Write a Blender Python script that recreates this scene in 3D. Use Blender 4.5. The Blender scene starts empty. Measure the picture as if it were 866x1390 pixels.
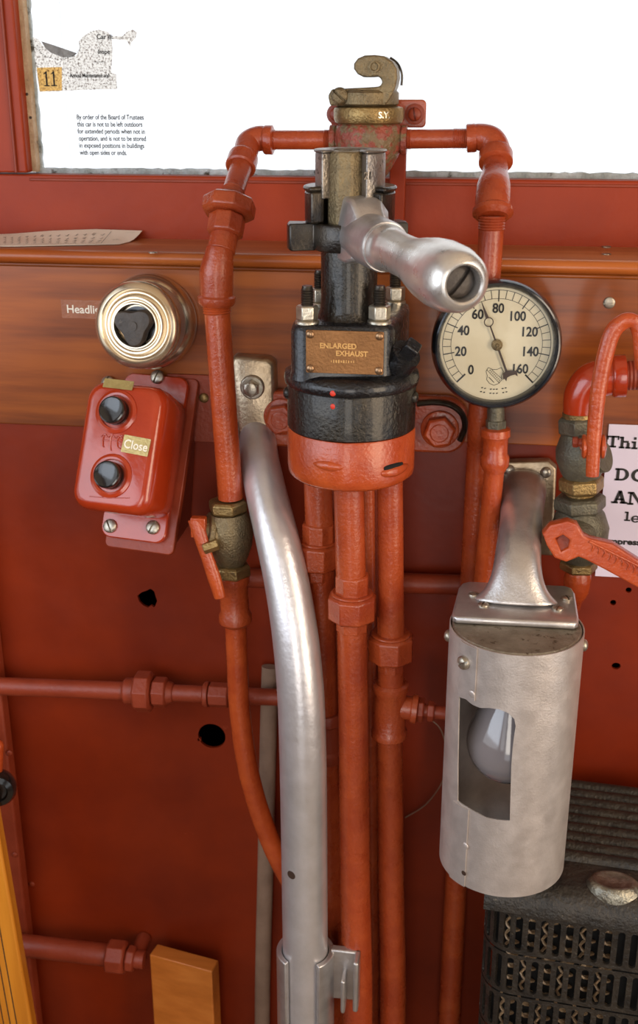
import bpy, bmesh, math, random
from mathutils import Vector as V, Matrix
random.seed(7)
PI = math.pi
S = bpy.context.scene
COL = S.collection
R = math.radians

# ------------------------------------------------------------------ camera
F = 1550.0
CAM = V((0, -1.2, 1.55))
YAW, PITCH = R(8), R(20.5)
cam = bpy.data.cameras.new('camera'); cam_o = bpy.data.objects.new('camera', cam); COL.objects.link(cam_o)
cam_o.location = CAM; cam_o.rotation_euler = (PI/2-PITCH, 0, YAW)
cam.sensor_fit = 'VERTICAL'; cam.sensor_height = 24; cam.lens = F*24/1390; cam.clip_start = .02
S.camera = cam_o
MR = cam_o.rotation_euler.to_matrix()
cam.dof.use_dof = True; cam.dof.focus_distance = 1.08; cam.dof.aperture_fstop = 6.0

def ray(px, py): return MR @ V(((px-433)/F, -(py-695)/F, -1))
def P(px, py, Y):
    d = ray(px, py); return CAM + d*((Y-CAM.y)/d.y)
def Pz(px, py, z):
    d = ray(px, py); return CAM + d*((z-CAM.z)/d.z)
def mpp(p): return -(MR.transposed() @ (p-CAM)).z/F          # metres per pixel at a point
def rad(px, p): return px*mpp(p)

# ------------------------------------------------------------------ materials
def lin(c):
    return tuple(((v/255)/12.92 if v/255 <= .04045 else ((v/255+.055)/1.055)**2.4) for v in c)+(1,)
def new_mat(name):
    m = bpy.data.materials.new(name); m.use_nodes = True
    nt = m.node_tree; b = nt.nodes['Principled BSDF']; return m, nt, b
def coords(nt, scale=(1,1,1)):
    tc = nt.nodes.new('ShaderNodeTexCoord'); mp = nt.nodes.new('ShaderNodeMapping')
    mp.inputs['Scale'].default_value = scale; nt.links.new(tc.outputs['Object'], mp.inputs[0]); return mp.outputs[0]
def noise(nt, co, sc, det=4, rough=.55):
    n = nt.nodes.new('ShaderNodeTexNoise'); n.inputs['Scale'].default_value = sc
    n.inputs['Detail'].default_value = det; n.inputs['Roughness'].default_value = rough
    nt.links.new(co, n.inputs['Vector']); return n.outputs['Fac']
def ramp(nt, fac, stops):
    r = nt.nodes.new('ShaderNodeValToRGB'); e = r.color_ramp.elements
    while len(e) < len(stops): e.new(.5)
    for el, (p, c) in zip(e, stops): el.position = p; el.color = c if len(c) == 4 else c+(1,)
    nt.links.new(fac, r.inputs[0]); return r.outputs[0]
def mixc(nt, fac, a, b):
    m = nt.nodes.new('ShaderNodeMix'); m.data_type = 'RGBA'
    for s, v in ((0, fac), (6, a), (7, b)):
        if isinstance(v, (float, int, tuple)): m.inputs[s].default_value = v
        else: nt.links.new(v, m.inputs[s])
    return m.outputs[2]
def bump(nt, b, h, strength, dist=.001):
    bp = nt.nodes.new('ShaderNodeBump'); bp.inputs['Strength'].default_value = strength
    bp.inputs['Distance'].default_value = dist; nt.links.new(h, bp.inputs['Height'])
    nt.links.new(bp.outputs[0], b.inputs['Normal'])
    return bp
def surf(name, c1, c2=None, c3=None, vs=40, rough=.4, r2=None, metal=0, coat=0, bs=300, bst=.2, bd=.001, spots=.70, spotscale=120, det=5, spec=.5):
    """base c1, large variation to c2, small worn spots c3"""
    m, nt, b = new_mat(name); co = coords(nt)
    col = lin(c1)
    if c2:
        n = noise(nt, co, vs, det); col = ramp(nt, n, [(.35, lin(c1)), (.65, lin(c2))])
    if c3:
        n3 = noise(nt, co, spotscale, 6, .65)
        f = ramp(nt, n3, [(spots-.03, (0,0,0)), (spots+.04, (1,1,1))])
        col = mixc(nt, f, col, lin(c3))
    if isinstance(col, tuple): b.inputs['Base Color'].default_value = col
    else: nt.links.new(col, b.inputs['Base Color'])
    b.inputs['Metallic'].default_value = metal
    b.inputs['Roughness'].default_value = rough
    if r2 is not None:
        n2 = noise(nt, co, vs*1.7, 5); rr = ramp(nt, n2, [(.35, (rough,)*3), (.65, (r2,)*3)]); nt.links.new(rr, b.inputs['Roughness'])
    b.inputs['Coat Weight'].default_value = coat; b.inputs['Coat Roughness'].default_value = .12
    b.inputs['Specular IOR Level'].default_value = spec
    if bst: bump(nt, b, noise(nt, co, bs, 4), min(1, bst*1.5), bd*2.2)
    return m

M = {}
M['red_panel'] = surf('red_panel_paint', (108,31,9), (132,42,12), (150,66,42), vs=6, rough=.42, r2=.34, coat=.0, spec=.3, bs=60, bst=.10, spots=.73, spotscale=22)
M['red_frame'] = surf('red_frame_paint', (144,50,22), (156,57,25), (190,120,96), vs=9, rough=.36, coat=.0, spec=.18, bs=90, bst=.12, spots=.76, spotscale=60)
M['red_pipe'] = surf('red_pipe_paint', (168,72,34), (148,56,27), (108,42,24), vs=30, rough=.24, r2=.36, coat=.2, bs=260, bst=.34, bd=.0007, spots=.70, spotscale=160)
M['red_bright'] = surf('bright_red_paint', (184,80,36), (164,64,29), (120,54,34), vs=35, rough=.24, coat=.25, bs=260, bst=.32, bd=.0008, spots=.74, spotscale=150)
M['red_gloss'] = surf('glossy_red_enamel', (172,56,22), (160,48,18), (190,90,60), vs=25, rough=.22, coat=.5, bs=120, bst=.10, spots=.8, spotscale=90)
M['red_old'] = surf('old_flaking_red_paint', (158,74,54), (130,58,44), (120,98,68), vs=70, rough=.45, coat=.1, bs=140, bst=.7, bd=.002, spots=.50, spotscale=90)
M['red_dull'] = surf('dull_dusty_red_paint', (142,58,34), (130,50,28), (150,90,76), vs=25, rough=.42, coat=.0, spec=.4, bs=200, bst=.2, spots=.70, spotscale=90)
M['black_iron'] = surf('black_painted_cast_iron', (26,26,30), (40,39,40), (90,78,62), vs=60, rough=.22, r2=.34, metal=.5, coat=.5, bs=280, bst=.7, bd=.0008, spots=.74, spotscale=230)
M['black_smooth'] = surf('worn_black_iron', (40,37,36), (74,66,56), (130,118,98), vs=50, rough=.28, metal=.7, coat=.25, bs=300, bst=.22, spots=.72, spotscale=150)
M['iron_sheen'] = surf('sheen_black_iron', (58,53,46), (44,42,40), (120,106,80), vs=40, rough=.24, r2=.34, metal=.75, coat=.3, bs=280, bst=.55, bd=.0008, spots=.74, spotscale=230)  # black iron with a brown sheen put into its lightened base colour
M['worn_iron'] = surf('worn_bare_iron', (132,126,122), (160,150,138), (70,62,56), vs=60, rough=.28, r2=.40, metal=.85, bs=350, bst=.25, spots=.64, spotscale=120)
M['bezel'] = surf('black_bezel_enamel', (38,44,54), (30,32,38), (120,80,60), vs=40, rough=.2, metal=.3, coat=.6, bs=200, bst=.08, spots=.78, spotscale=120)
M['alu'] = surf('scuffed_cast_aluminium', (204,200,198), (186,180,178), (140,130,120), vs=45, rough=.28, r2=.40, metal=.8, bs=420, bst=.08, spots=.72, spotscale=170)
M['alu_tube'] = surf('polished_aluminium_tube', (222,218,220), (208,204,204), (160,150,144), vs=30, rough=.30, r2=.38, metal=.7, bs=160, bst=.10, spots=.77, spotscale=140)
M['alu_plate'] = surf('tarnished_aluminium_plate', (186,168,144), (152,132,106), (120,92,60), vs=24, rough=.32, r2=.45, metal=.85, bs=260, bst=.18, spots=.68, spotscale=60)
M['sheet'] = surf('brushed_sheet_metal', (206,196,190), (188,178,172), (130,104,80), vs=50, rough=.36, r2=.46, metal=.6, bs=500, bst=.10, spots=.74, spotscale=170)
M['cap_dirty'] = surf('oxidised_lamp_cap', (150,140,124), (126,116,100), (84,70,50), vs=70, rough=.45, metal=.6, bs=300, bst=.3, spots=.62, spotscale=110)
M['steel'] = surf('bright_steel_handle', (226,222,216), (210,204,198), (170,140,110), vs=40, rough=.26, r2=.34, metal=.8, bs=150, bst=.07, spots=.76, spotscale=120)
M['nickel'] = surf('worn_nickel_plate', (224,208,184), (212,192,162), (170,132,90), vs=12, rough=.20, r2=.26, metal=.9, bs=120, bst=.0, spots=.82, spotscale=120)
M['screw'] = surf('plated_screw', (186,178,164), (160,150,134), (110,92,70), vs=200, rough=.32, metal=.85, bs=500, bst=.1)
M['nut'] = surf('zinc_nut', (206,198,182), (180,170,152), (110,92,66), vs=150, rough=.28, metal=.9, bs=500, bst=.12)
M['brass'] = surf('aged_brass', (160,132,84), (134,110,70), (96,78,54), vs=70, rough=.36, metal=.75, bs=380, bst=.3, spots=.66, spotscale=150)
M['bronze'] = surf('dark_bronze_casting', (138,120,88), (112,98,74), (80,68,52), vs=70, rough=.4, metal=.65, bs=420, bst=.45, spots=.66, spotscale=180)
M['gunmetal'] = surf('grey_green_bronze', (108,102,84), (88,84,72), (140,110,70), vs=60, rough=.45, metal=.5, bs=360, bst=.35, spots=.72, spotscale=150)
M['copper_plate'] = surf('brown_brass_plate', (142,98,58), (124,84,48), (96,64,38), vs=45, rough=.42, metal=.7, bs=350, bst=.14, spots=.7, spotscale=150)
M['plate_letter'] = surf('raised_plate_letter', (196,150,92), rough=.35, metal=.8, bst=0)
M['rivet'] = surf('brass_rivet', (150,118,88), rough=.3, metal=.85, bst=0)
M['rubber'] = surf('black_bakelite', (22,20,20), (30,27,26), vs=60, rough=.16, coat=.5, bs=200, bst=.05)
M['knob_dark'] = surf('dark_brown_knob', (74,66,60), (60,54,50), (100,90,80), vs=120, rough=.5, metal=.2, bs=300, bst=.25)
M['dial'] = surf('cream_gauge_dial', (228,218,190), (216,204,174), (176,150,112), vs=25, rough=.55, bs=200, bst=0, spots=.78, spotscale=120)
M['ink'] = surf('black_ink', (30,26,24), rough=.6, bst=0)
M['ink_brown'] = surf('brown_needle_ink', (62,44,34), rough=.5, bst=0)
M['poster'] = surf('lilac_white_paper', (222,212,232), (214,204,226), vs=8, rough=.6, bst=0)
M['paper'] = surf('buff_leaflet_paper', (238,228,212), (228,216,198), vs=20, rough=.6, bst=0)
M['gold_tape'] = surf('gold_label_tape', (176,154,96), (160,138,84), (196,180,130), vs=90, rough=.3, metal=.4, bs=300, bst=.15)
M['brown_tape'] = surf('brown_label_tape', (160,96,60), (148,86,52), vs=90, rough=.3, bst=.1)
M['tape_letter'] = surf('cream_label_letter', (238,226,206), rough=.5, bst=0)
M['putty'] = surf('grey_window_putty', (190,200,204), (150,158,156), (70,62,48), vs=60, rough=.7, bs=200, bst=.5, bd=.002, spots=.62, spotscale=40)
M['putty_tan'] = surf('tan_weathered_bead', (196,168,134), (170,140,106), (80,66,48), vs=60, rough=.6, bs=200, bst=.4, bd=.002, spots=.68, spotscale=60)
M['heater'] = surf('black_heater_casting', (38,35,32), (56,50,43), (100,90,74), vs=50, rough=.38, metal=.3, bs=220, bst=.5, spots=.68, spotscale=160)
M['heater_worn'] = surf('worn_heater_boss', (150,146,132), (104,98,86), vs=60, rough=.3, metal=.8, bs=250, bst=.35)
M['coil'] = surf('heater_coil_metal', (190,160,124), (150,120,90), vs=200, rough=.4, metal=.3, bst=0)
M['dark'] = surf('dark_void', (12,10,9), rough=.9, bst=0)
M['conduit'] = surf('grey_brown_conduit', (140,112,92), (120,94,76), (96,72,58), vs=20, rough=.55, bs=120, bst=.25)
M['bulb'] = surf('frosted_bulb_glass', (132,124,124), rough=.08, coat=1, bst=0)
M['porcelain'] = surf('lamp_socket', (60,52,46), rough=.5, bst=0)
M['shell'] = surf('cream_car_interior', (206,186,156), (198,176,146), vs=4, rough=.6, bst=.05)
M['shell_red'] = surf('brown_car_wall', (96,60,34), (84,52,30), vs=4, rough=.5, bst=.05)
M['floor'] = surf('pale_scrubbed_floor', (128,106,84), (110,92,72), vs=8, rough=.7, bst=.2)
M['grey_foil'] = surf('grey_torn_foil', (126,122,116), (96,90,84), vs=90, rough=.4, metal=.2, bs=200, bst=.3)  # mottled grey for the torn fold of the sticker
M['red_dot'] = surf('red_paint_dot', (200,50,30), rough=.4, bst=0)

def wood_mat(name, ca, cb, cc, coat=.5, sc=(3,60,45)):
    m, nt, b = new_mat(name); co = coords(nt, sc)
    n = noise(nt, co, 1.0, 8, .6); w = noise(nt, coords(nt, (.8*sc[0], sc[1]*.12, sc[2]*.12)), 1.2, 3)
    c1 = ramp(nt, n, [(.38, lin(ca)), (.5, lin(cb)), (.62, lin(cc))])
    c2 = mixc(nt, .45, c1, ramp(nt, w, [(.35, lin(ca)), (.65, lin(cc))]))
    sp = ramp(nt, noise(nt, coords(nt, (18, 60, 60)), 1, 6, .6), [(.70, (0,0,0)), (.76, (1,1,1))])
    c3 = mixc(nt, sp, c2, lin(tuple(v*.55 for v in ca)))
    nt.links.new(c3, b.inputs['Base Color'])
    b.inputs['Roughness'].default_value = .40; b.inputs['Specular IOR Level'].default_value = .3; b.inputs['Coat Weight'].default_value = coat*.6; b.inputs['Coat Roughness'].default_value = .14
    bump(nt, b, n, .10, .0006); return m
M['wood'] = wood_mat('varnished_mahogany', (96,42,10), (140,68,18), (172,90,26))
M['wood_sill'] = wood_mat('worn_sill_wood', (140,78,40), (164,96,52), (184,116,70), coat=.5)
M['wood_nose'] = wood_mat('orange_varnished_wood', (140,66,22), (168,86,32), (190,106,44), coat=.6)
M['wood_yellow'] = wood_mat('yellow_ash_wood', (170,98,24), (196,120,30), (210,134,40), coat=.4, sc=(60,60,3))
M['wood_block'] = wood_mat('orange_wood_block', (170,92,30), (190,106,40), (204,122,52), coat=.3)

def glass_mat():
    m, nt, b = new_mat('window_glass'); nt.nodes.remove(b); out = nt.nodes['Material Output']
    t = nt.nodes.new('ShaderNodeBsdfTransparent'); g = nt.nodes.new('ShaderNodeBsdfGlossy'); g.inputs['Roughness'].default_value = .02
    fr = nt.nodes.new('ShaderNodeFresnel'); fr.inputs[0].default_value = 1.35
    mx = nt.nodes.new('ShaderNodeMixShader')
    nt.links.new(fr.outputs[0], mx.inputs[0]); nt.links.new(t.outputs[0], mx.inputs[1]); nt.links.new(g.outputs[0], mx.inputs[2])
    nt.links.new(mx.outputs[0], out.inputs[0]); return m
M['glass'] = glass_mat()
def sticker_mat(name, thr, base, dark, sc=160):
    """thin old transfer: translucent film that has flaked into cracks"""
    m, nt, b = new_mat(name); nt.nodes.remove(b); out = nt.nodes['Material Output']
    co = coords(nt)
    n = noise(nt, co, sc, 9, .78)
    f = ramp(nt, n, [(thr-.05, (0,0,0)), (thr+.05, (1,1,1))])
    col = mixc(nt, f, lin(base), lin(dark))
    tr = nt.nodes.new('ShaderNodeBsdfTranslucent'); df = nt.nodes.new('ShaderNodeBsdfDiffuse'); tp = nt.nodes.new('ShaderNodeBsdfTransparent')
    nt.links.new(col, tr.inputs[0]); nt.links.new(col, df.inputs[0]); nt.links.new(col, tp.inputs[0])
    m1 = nt.nodes.new('ShaderNodeMixShader'); m1.inputs[0].default_value = .5
    nt.links.new(tr.outputs[0], m1.inputs[1]); nt.links.new(df.outputs[0], m1.inputs[2])
    m2 = nt.nodes.new('ShaderNodeMixShader'); m2.inputs[0].default_value = .72
    nt.links.new(m1.outputs[0], m2.inputs[1]); nt.links.new(tp.outputs[0], m2.inputs[2])
    nt.links.new(m2.outputs[0], out.inputs[0]); return m
M['sticker'] = sticker_mat('flaking_sticker_film', .56, (252,250,246), (120,100,90), 420)
M['sticker_gold'] = sticker_mat('flaking_gold_film', .60, (250,228,178), (160,116,60), 330)
M['decal_ink'] = surf('black_decal_ink', (26,22,20), rough=.8, bst=0)

# ------------------------------------------------------------------ mesh helpers
BASE = {}
def frame(o, z, x=None):
    z = V(z).normalized()
    x = V(x) if x is not None else (V((1,0,0)) if abs(z.x) < .9 else V((0,0,1)))
    x = (x - z*x.dot(z)).normalized(); y = z.cross(x)
    m = Matrix((x, y, z)).transposed().to_4x4(); m.translation = V(o); return m

class MB:
    def __init__(s): s.bm = bmesh.new()
    def add(s, verts, faces):
        vs = [s.bm.verts.new(v) for v in verts]
        for f in faces:
            try: s.bm.faces.new([vs[i] for i in f])
            except ValueError: pass
        return vs
    def lathe(s, prof, m, seg=48, caps=True, sx=1, sy=1, rot=0):
        """prof: list of (r, h) along local z of matrix m"""
        rings = []
        for r, h in prof:
            if r < 1e-6: rings.append([s.bm.verts.new(m @ V((0,0,h)))])
            else: rings.append([s.bm.verts.new(m @ V((r*sx*math.cos(2*PI*(i+rot)/seg), r*sy*math.sin(2*PI*(i+rot)/seg), h))) for i in range(seg)])
        for a, b in zip(rings, rings[1:]):
            if len(a) == 1 and len(b) == 1: continue
            for i in range(seg):
                j = (i+1) % seg
                f = [a[0], b[j], b[i]] if len(a) == 1 else ([a[i], a[j], b[0]] if len(b) == 1 else [a[i], a[j], b[j], b[i]])
                try: s.bm.faces.new(f)
                except ValueError: pass
        if caps:
            for rg in (rings[0], rings[-1]):
                if len(rg) > 1:
                    try: s.bm.faces.new(rg)
                    except ValueError: pass
        return s
    def rod(s, p0, p1, r0, r1=None, seg=40, ch=0):
        p0, p1 = V(p0), V(p1); L = (p1-p0).length; r1 = r0 if r1 is None else r1
        m = frame(p0, p1-p0)
        pr = [(r0, 0), (r1, L)] if not ch else [(r0-ch, 0), (r0, ch), (r1, L-ch), (r1-ch, L)]
        return s.lathe(pr, m, seg)
    def along(s, p0, p1, prof, seg=48, rot=0, x=None):
        """prof (r, t) with t 0..1 along p0-p1"""
        p0, p1 = V(p0), V(p1); L = (p1-p0).length
        return s.lathe([(r, t*L) for r, t in prof], frame(p0, p1-p0, x), seg, rot=rot)
    def hexnut(s, p0, p1, r, n=6, rot=.5, hole=0, x=None):
        p0, p1 = V(p0), V(p1); L = (p1-p0).length; c = min(r*.12, L*.2)
        return s.lathe([(r-c*1.2, 0), (r, c), (r, L-c), (r-c*1.2, L)], frame(p0, p1-p0, x), n, rot=rot)
    def tube(s, pts, rs, seg=32, res=10, closed_caps=True, flat=None):
        """smooth tube through pts (catmull-rom); rs one radius or a list; flat=(wx,wy) factors"""
        pts = [V(p) for p in pts]; n = len(pts)
        if not isinstance(rs, (list, tuple)): rs = [rs]*n
        path, rr = [], []
        for i in range(n-1):
            a = pts[max(i-1, 0)]; b = pts[i]; c = pts[i+1]; d = pts[min(i+2, n-1)]
            for k in range(res + (1 if i == n-2 else 0)):
                t = k/res
                path.append(.5*((2*b)+(c-a)*t+(2*a-5*b+4*c-d)*t*t+(3*b-a-3*c+d)*t**3))
                rr.append(rs[i]*(1-t)+rs[i+1]*t)
        T0 = (path[1]-path[0]).normalized(); nrm = T0.cross(V((0,1,0)) if abs(T0.y) < .9 else V((1,0,0))).normalized()
        rings = []
        for i, p in enumerate(path):
            T = (path[min(i+1, len(path)-1)]-path[max(i-1, 0)]).normalized()
            nrm = (nrm-T*nrm.dot(T)).normalized(); bn = T.cross(nrm)
            fx, fy = flat if flat else (1, 1)
            rings.append([s.bm.verts.new(p+(nrm*math.cos(2*PI*k/seg)*fx+bn*math.sin(2*PI*k/seg)*fy)*rr[i]) for k in range(seg)])
        for a, b in zip(rings, rings[1:]):
            for k in range(seg):
                j = (k+1) % seg; s.bm.faces.new([a[k], a[j], b[j], b[k]])
        if closed_caps: s.bm.faces.new(rings[0]); s.bm.faces.new(rings[-1])
        return s
    def box(s, c, size, m=None):
        c = V(c); x, y, z = [v/2 for v in size]; vs = []
        for dx in (-x, x):
            for dy in (-y, y):
                for dz in (-z, z):
                    p = c+V((dx, dy, dz)); vs.append(m @ p if m else p)
        s.add(vs, [(0,1,3,2), (4,6,7,5), (0,4,5,1), (2,3,7,6), (0,2,6,4), (1,5,7,3)]); return s
    def prism(s, poly, h0, h1, m=None, grow=None):
        """polygon (list of (x, y)) extruded h0..h1 in frame m"""
        m = m or Matrix.Identity(4); n = len(poly)
        a = [s.bm.verts.new(m @ V((x, y, h0))) for x, y in poly]
        b = [s.bm.verts.new(m @ V((x, y, h1))) for x, y in poly]
        for i in range(n):
            j = (i+1) % n; s.bm.faces.new([a[i], a[j], b[j], b[i]])
        s.bm.faces.new(a); s.bm.faces.new(b); return s
    def layers(s, polys, m=None):
        """stack of equal-length polygons [(poly, h)...] bridged"""
        m = m or Matrix.Identity(4); rings = [[s.bm.verts.new(m @ V((x, y, h))) for x, y in poly] for poly, h in polys]
        for a, b in zip(rings, rings[1:]):
            for i in range(len(a)):
                j = (i+1) % len(a); s.bm.faces.new([a[i], a[j], b[j], b[i]])
        s.bm.faces.new(rings[0]); s.bm.faces.new(rings[-1]); return s
    def take(s, me, m=None):
        if m: me.transform(m)
        s.bm.from_mesh(me); bpy.data.meshes.remove(me); return s
    def slot_screw(s, m, r, h, ang=.5, w=.13, deep=.55):
        """domed screw head with a real slot; m: frame at the seat, +z outward"""
        m = m @ Matrix.Rotation(ang, 4, 'Z')
        us = [-1, -.94, -.8, -.6, -.4, -.25, -w-.01, -w, w, w+.01, .25, .4, .6, .8, .94, 1]; K = 14; rows = []
        for i, u in enumerate(us):
            ch = math.sqrt(max(1-u*u, .0004)); row = []
            for k in range(K+1):
                v = ch*(-1+2*k/K); rr = min(u*u+v*v, 1); z = .35+.65*math.sqrt(max(0, 1-rr*.92)) if rr < .999 else .35
                if abs(u) <= w+1e-6: z -= deep
                row.append(s.bm.verts.new(m @ V((u*r, v*r, max(z, .08)*h))))
            rows.append(row)
        for a, b in zip(rows, rows[1:]):
            for k in range(K): s.bm.faces.new([a[k], b[k], b[k+1], a[k+1]])
        s.lathe([(r, 0), (r, h*.36)], m, 40, caps=False); return s
    def dome(s, m, r, h, seg=32):
        return s.lathe([(r, 0), (r, h*.15)]+[(r*math.cos(a), h*(.15+.85*math.sin(a))) for a in [PI/2*k/7 for k in range(1, 7)]]+[(0, h)], m, seg)
    def build(s, name, mat, parent=None, bevel=0, seg=2, sub=0, ang=35, base=None, flat=False):
        bmesh.ops.recalc_face_normals(s.bm, faces=s.bm.faces)
        me = bpy.data.meshes.new(name); s.bm.to_mesh(me); s.bm.free()
        b = BASE[parent] if parent else (V(base) if base is not None else None)
        if b is None:
            xs = [v.co for v in me.vertices]
            b = V(((min(p.x for p in xs)+max(p.x for p in xs))/2, (min(p.y for p in xs)+max(p.y for p in xs))/2, min(p.z for p in xs)))
        me.transform(Matrix.Translation(-b))
        if not flat:
            me.shade_smooth(); me.set_sharp_from_angle(angle=R(ang))
        o = bpy.data.objects.new(name, me); COL.objects.link(o)
        if parent: o.parent = parent
        else: o.location = b
        BASE[o] = b
        me.materials.append(M[mat] if isinstance(mat, str) else mat)
        if bevel:
            md = o.modifiers.new('bevel', 'BEVEL'); md.width = bevel; md.segments = seg; md.limit_method = 'ANGLE'; md.angle_limit = R(40); md.harden_normals = False
        if sub:
            md = o.modifiers.new('subdivision', 'SUBSURF'); md.levels = sub; md.render_levels = sub
        return o

def thing(name, label, cat, loc, group=None, kind=None):
    o = bpy.data.objects.new(name, None); o.empty_display_size = .02; COL.objects.link(o); o.location = loc; BASE[o] = V(loc)
    if label: o['label'] = label; o['category'] = cat
    if group: o['group'] = group
    if kind: o['kind'] = kind
    return o
def tag(o, label=None, cat=None, group=None, kind=None):
    if label: o['label'] = label
    if cat: o['category'] = cat
    if group: o['group'] = group
    if kind: o['kind'] = kind
    return o
def curve_mesh(cu):
    o = bpy.data.objects.new('t', cu); COL.objects.link(o); dg = bpy.context.evaluated_depsgraph_get(); dg.update()
    me = bpy.data.meshes.new_from_object(o.evaluated_get(dg)); bpy.data.objects.remove(o); bpy.data.curves.remove(cu); return me
def plate(outer, holes, th, bev=0):
    """flat plate with real holes in local XY, thickness th centred on z=0"""
    cu = bpy.data.curves.new('c', 'CURVE'); cu.dimensions = '2D'; cu.fill_mode = 'BOTH'; cu.extrude = th/2-bev; cu.bevel_depth = bev; cu.bevel_resolution = 1
    for poly in [outer]+list(holes):
        sp = cu.splines.new('POLY'); sp.points.add(len(poly)-1); sp.use_cyclic_u = True
        for p, (x, y) in zip(sp.points, poly): p.co = (x, y, 0, 1)
    return curve_mesh(cu)
def text(body, size, th=.0002, bold=0, align='LEFT', xs=1, shear=0, space=1):
    cu = bpy.data.curves.new('t', 'FONT'); cu.body = body; cu.size = size; cu.extrude = th; cu.offset = bold; cu.align_x = align; cu.shear = shear; cu.resolution_u = 4
    cu.space_character = space
    me = curve_mesh(cu)
    if xs != 1: me.transform(Matrix.Diagonal((xs, 1, 1, 1)))
    return me
def circ(cx, cy, r, n=32, sx=1): return [(cx+r*sx*math.cos(2*PI*i/n), cy+r*math.sin(2*PI*i/n)) for i in range(n)]
def rrect(w, h, r, n=6, cx=0, cy=0):
    out = []
    for (sx, sy, a0) in ((1,1,0), (-1,1,90), (-1,-1,180), (1,-1,270)):
        for k in range(n+1):
            a = R(a0+90*k/n); out.append((cx+sx*(w/2-r)+r*math.cos(a), cy+sy*(h/2-r)+r*math.sin(a)))
    return out
def wallframe(p, up=(0,0,1), n=(0,-1,0)):
    """frame with local x = right, y = up, z = outward normal n"""
    z = V(n).normalized(); y = (V(up)-z*V(up).dot(z)).normalized(); x = y.cross(z)
    m = Matrix((x, y, z)).transposed().to_4x4(); m.translation = V(p); return m
XZ = wallframe((0,0,0))
UP = V((0,0,1))

# ------------------------------------------------------------------ the setting
zl = P(433, 347, -.02).z            # top of the sill
nose_h = zl - P(433, 366, -.02).z
YS = Pz(433, 328, zl).y             # back of the sill = face of the window rail
z_wood_bot = P(433, 592, -.0).z
XL, XR, YB, ZC = -1.05, 1.15, -2.5, 2.35

# lower red panel with real holes
def hole(px, py, rpx, sx=1, n=24, j=0, Y=.004):
    p = P(px, py, Y); r = rpx*mpp(p)
    return [(x+random.uniform(-j, j)*r, z+random.uniform(-j, j)*r) for x, z in circ(p.x, p.z, r, n, sx)]
outer = [(XL, .0), (XR, .0), (XR, z_wood_bot+.02), (XL, z_wood_bot+.02)]
jag = [(200+dx, 812+dy) for dx, dy in ((-13,-4),(-7,-9),(-1,-11),(5,-14),(10,-10),(12,-3),(14,3),(10,12),(6,9),(1,12),(-5,9),(-10,4))]
jagp = [(P(x, y, .004).x, P(x, y, .004).z) for x, y in jag]
holes = [jagp, hole(288, 998, 19, 1.0), hole(271, 1003, 2.6), hole(853, 800, 4), hole(832, 817, 4), hole(836, 903, 5, 1.2)]
mb = MB(); mb.take(plate(outer, holes, .004), Matrix.Translation((0, .004, 0)) @ XZ)
tag(mb.build('wall_front', 'red_panel', flat=True), kind='structure')
# outer skin behind it, so that the holes look into a dark cavity
mb = MB(); mb.box(((XL+XR)/2, .16, (zl-.03)/2), (XR-XL, .01, zl-.03)); mb.box((XL+.01, .08, (zl-.03)/2), (.02, .15, zl-.03)); mb.box((XR-.01, .08, (zl-.03)/2), (.02, .15, zl-.03))
tag(mb.build('wall_outer_skin', 'dark', flat=True), kind='structure').name = 'wall_outside'
# wood panel between sill and red panel
mb = MB(); mb.box(((XL+XR)/2, .004, (z_wood_bot+zl-.006)/2), (XR-XL, .012, zl-.006-z_wood_bot))
tag(mb.build('trim_1', 'wood', bevel=.0015), kind='structure')
# sill with a rounded nose (profile swept along x)
prof = [(.15, zl), (-.008, zl)]
for k in range(1, 9):
    a = PI/2-PI*k/8; prof.append((-.012-.008*math.cos(a), zl-nose_h/2+nose_h/2*math.sin(a)))
prof += [(.0, zl-nose_h), (.0, zl-nose_h-.004), (.15, zl-nose_h-.004)]
mb = MB(); mx = Matrix(((0,0,1,0), (1,0,0,0), (0,1,0,0), (0,0,0,1)))
mb.prism(prof, XL, XR, mx); sill = mb.build('trim_2', 'wood_sill'); tag(sill, kind='structure')
sill.data.materials.append(M['wood_nose'])
for pl in sill.data.polygons:
    c = pl.center+sill.location
    if c.y < -.0085 and pl.normal.z < .9: pl.material_index = 1
# a thin moulding bead under the nose
mb = MB(); mb.box(((XL+XR)/2, -.004, zl-nose_h-.003), (XR-XL, .006, .005)); tag(mb.build('trim_3', 'wood', bevel=.002), kind='structure')

# window
YG = YS+.030
win = thing('window_1', None, None, ((XL+XR)/2, YS, zl), kind='structure')
zb = P(433, 238, YS+.004).z          # bottom of the light (front bead top)
zt = ZC-.08
xl0 = P(46, 226, YS).x; 
mb = MB(); mb.box(((XL+XR)/2, YS+.02, (zl+zb)/2-.002), (XR-XL, .04, zb-zl)); mb.build('bottom_rail', 'red_frame', win, bevel=.002)
# stile slightly leaning edge to match the photo is an upright board
xs_ = P(29, 120, YS).x
mb = MB(); mb.box(((XL+xs_)/2, YS+.018, (zb+zt)/2), (xs_-XL, .044, zt-zb)); mb.build('stile', 'red_frame', win, bevel=.002)
mb = MB(); mb.box((xs_-.012, YS-.006, (zb+zt)/2+.0), (.003, .004, zt-zb)); mb.build('stile_bead', 'red_dull', win, bevel=.001)
mb = MB(); mb.box((XR-.05, YS+.02, (zb+zt)/2), (.1, .04, zt-zb)); mb.build('stile', 'red_frame', win, bevel=.002)
mb = MB(); mb.box(((XL+XR)/2, YS+.02, zt-.03), (XR-XL, .04, .06)); mb.build('top_rail', 'red_frame', win, bevel=.002)
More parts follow.
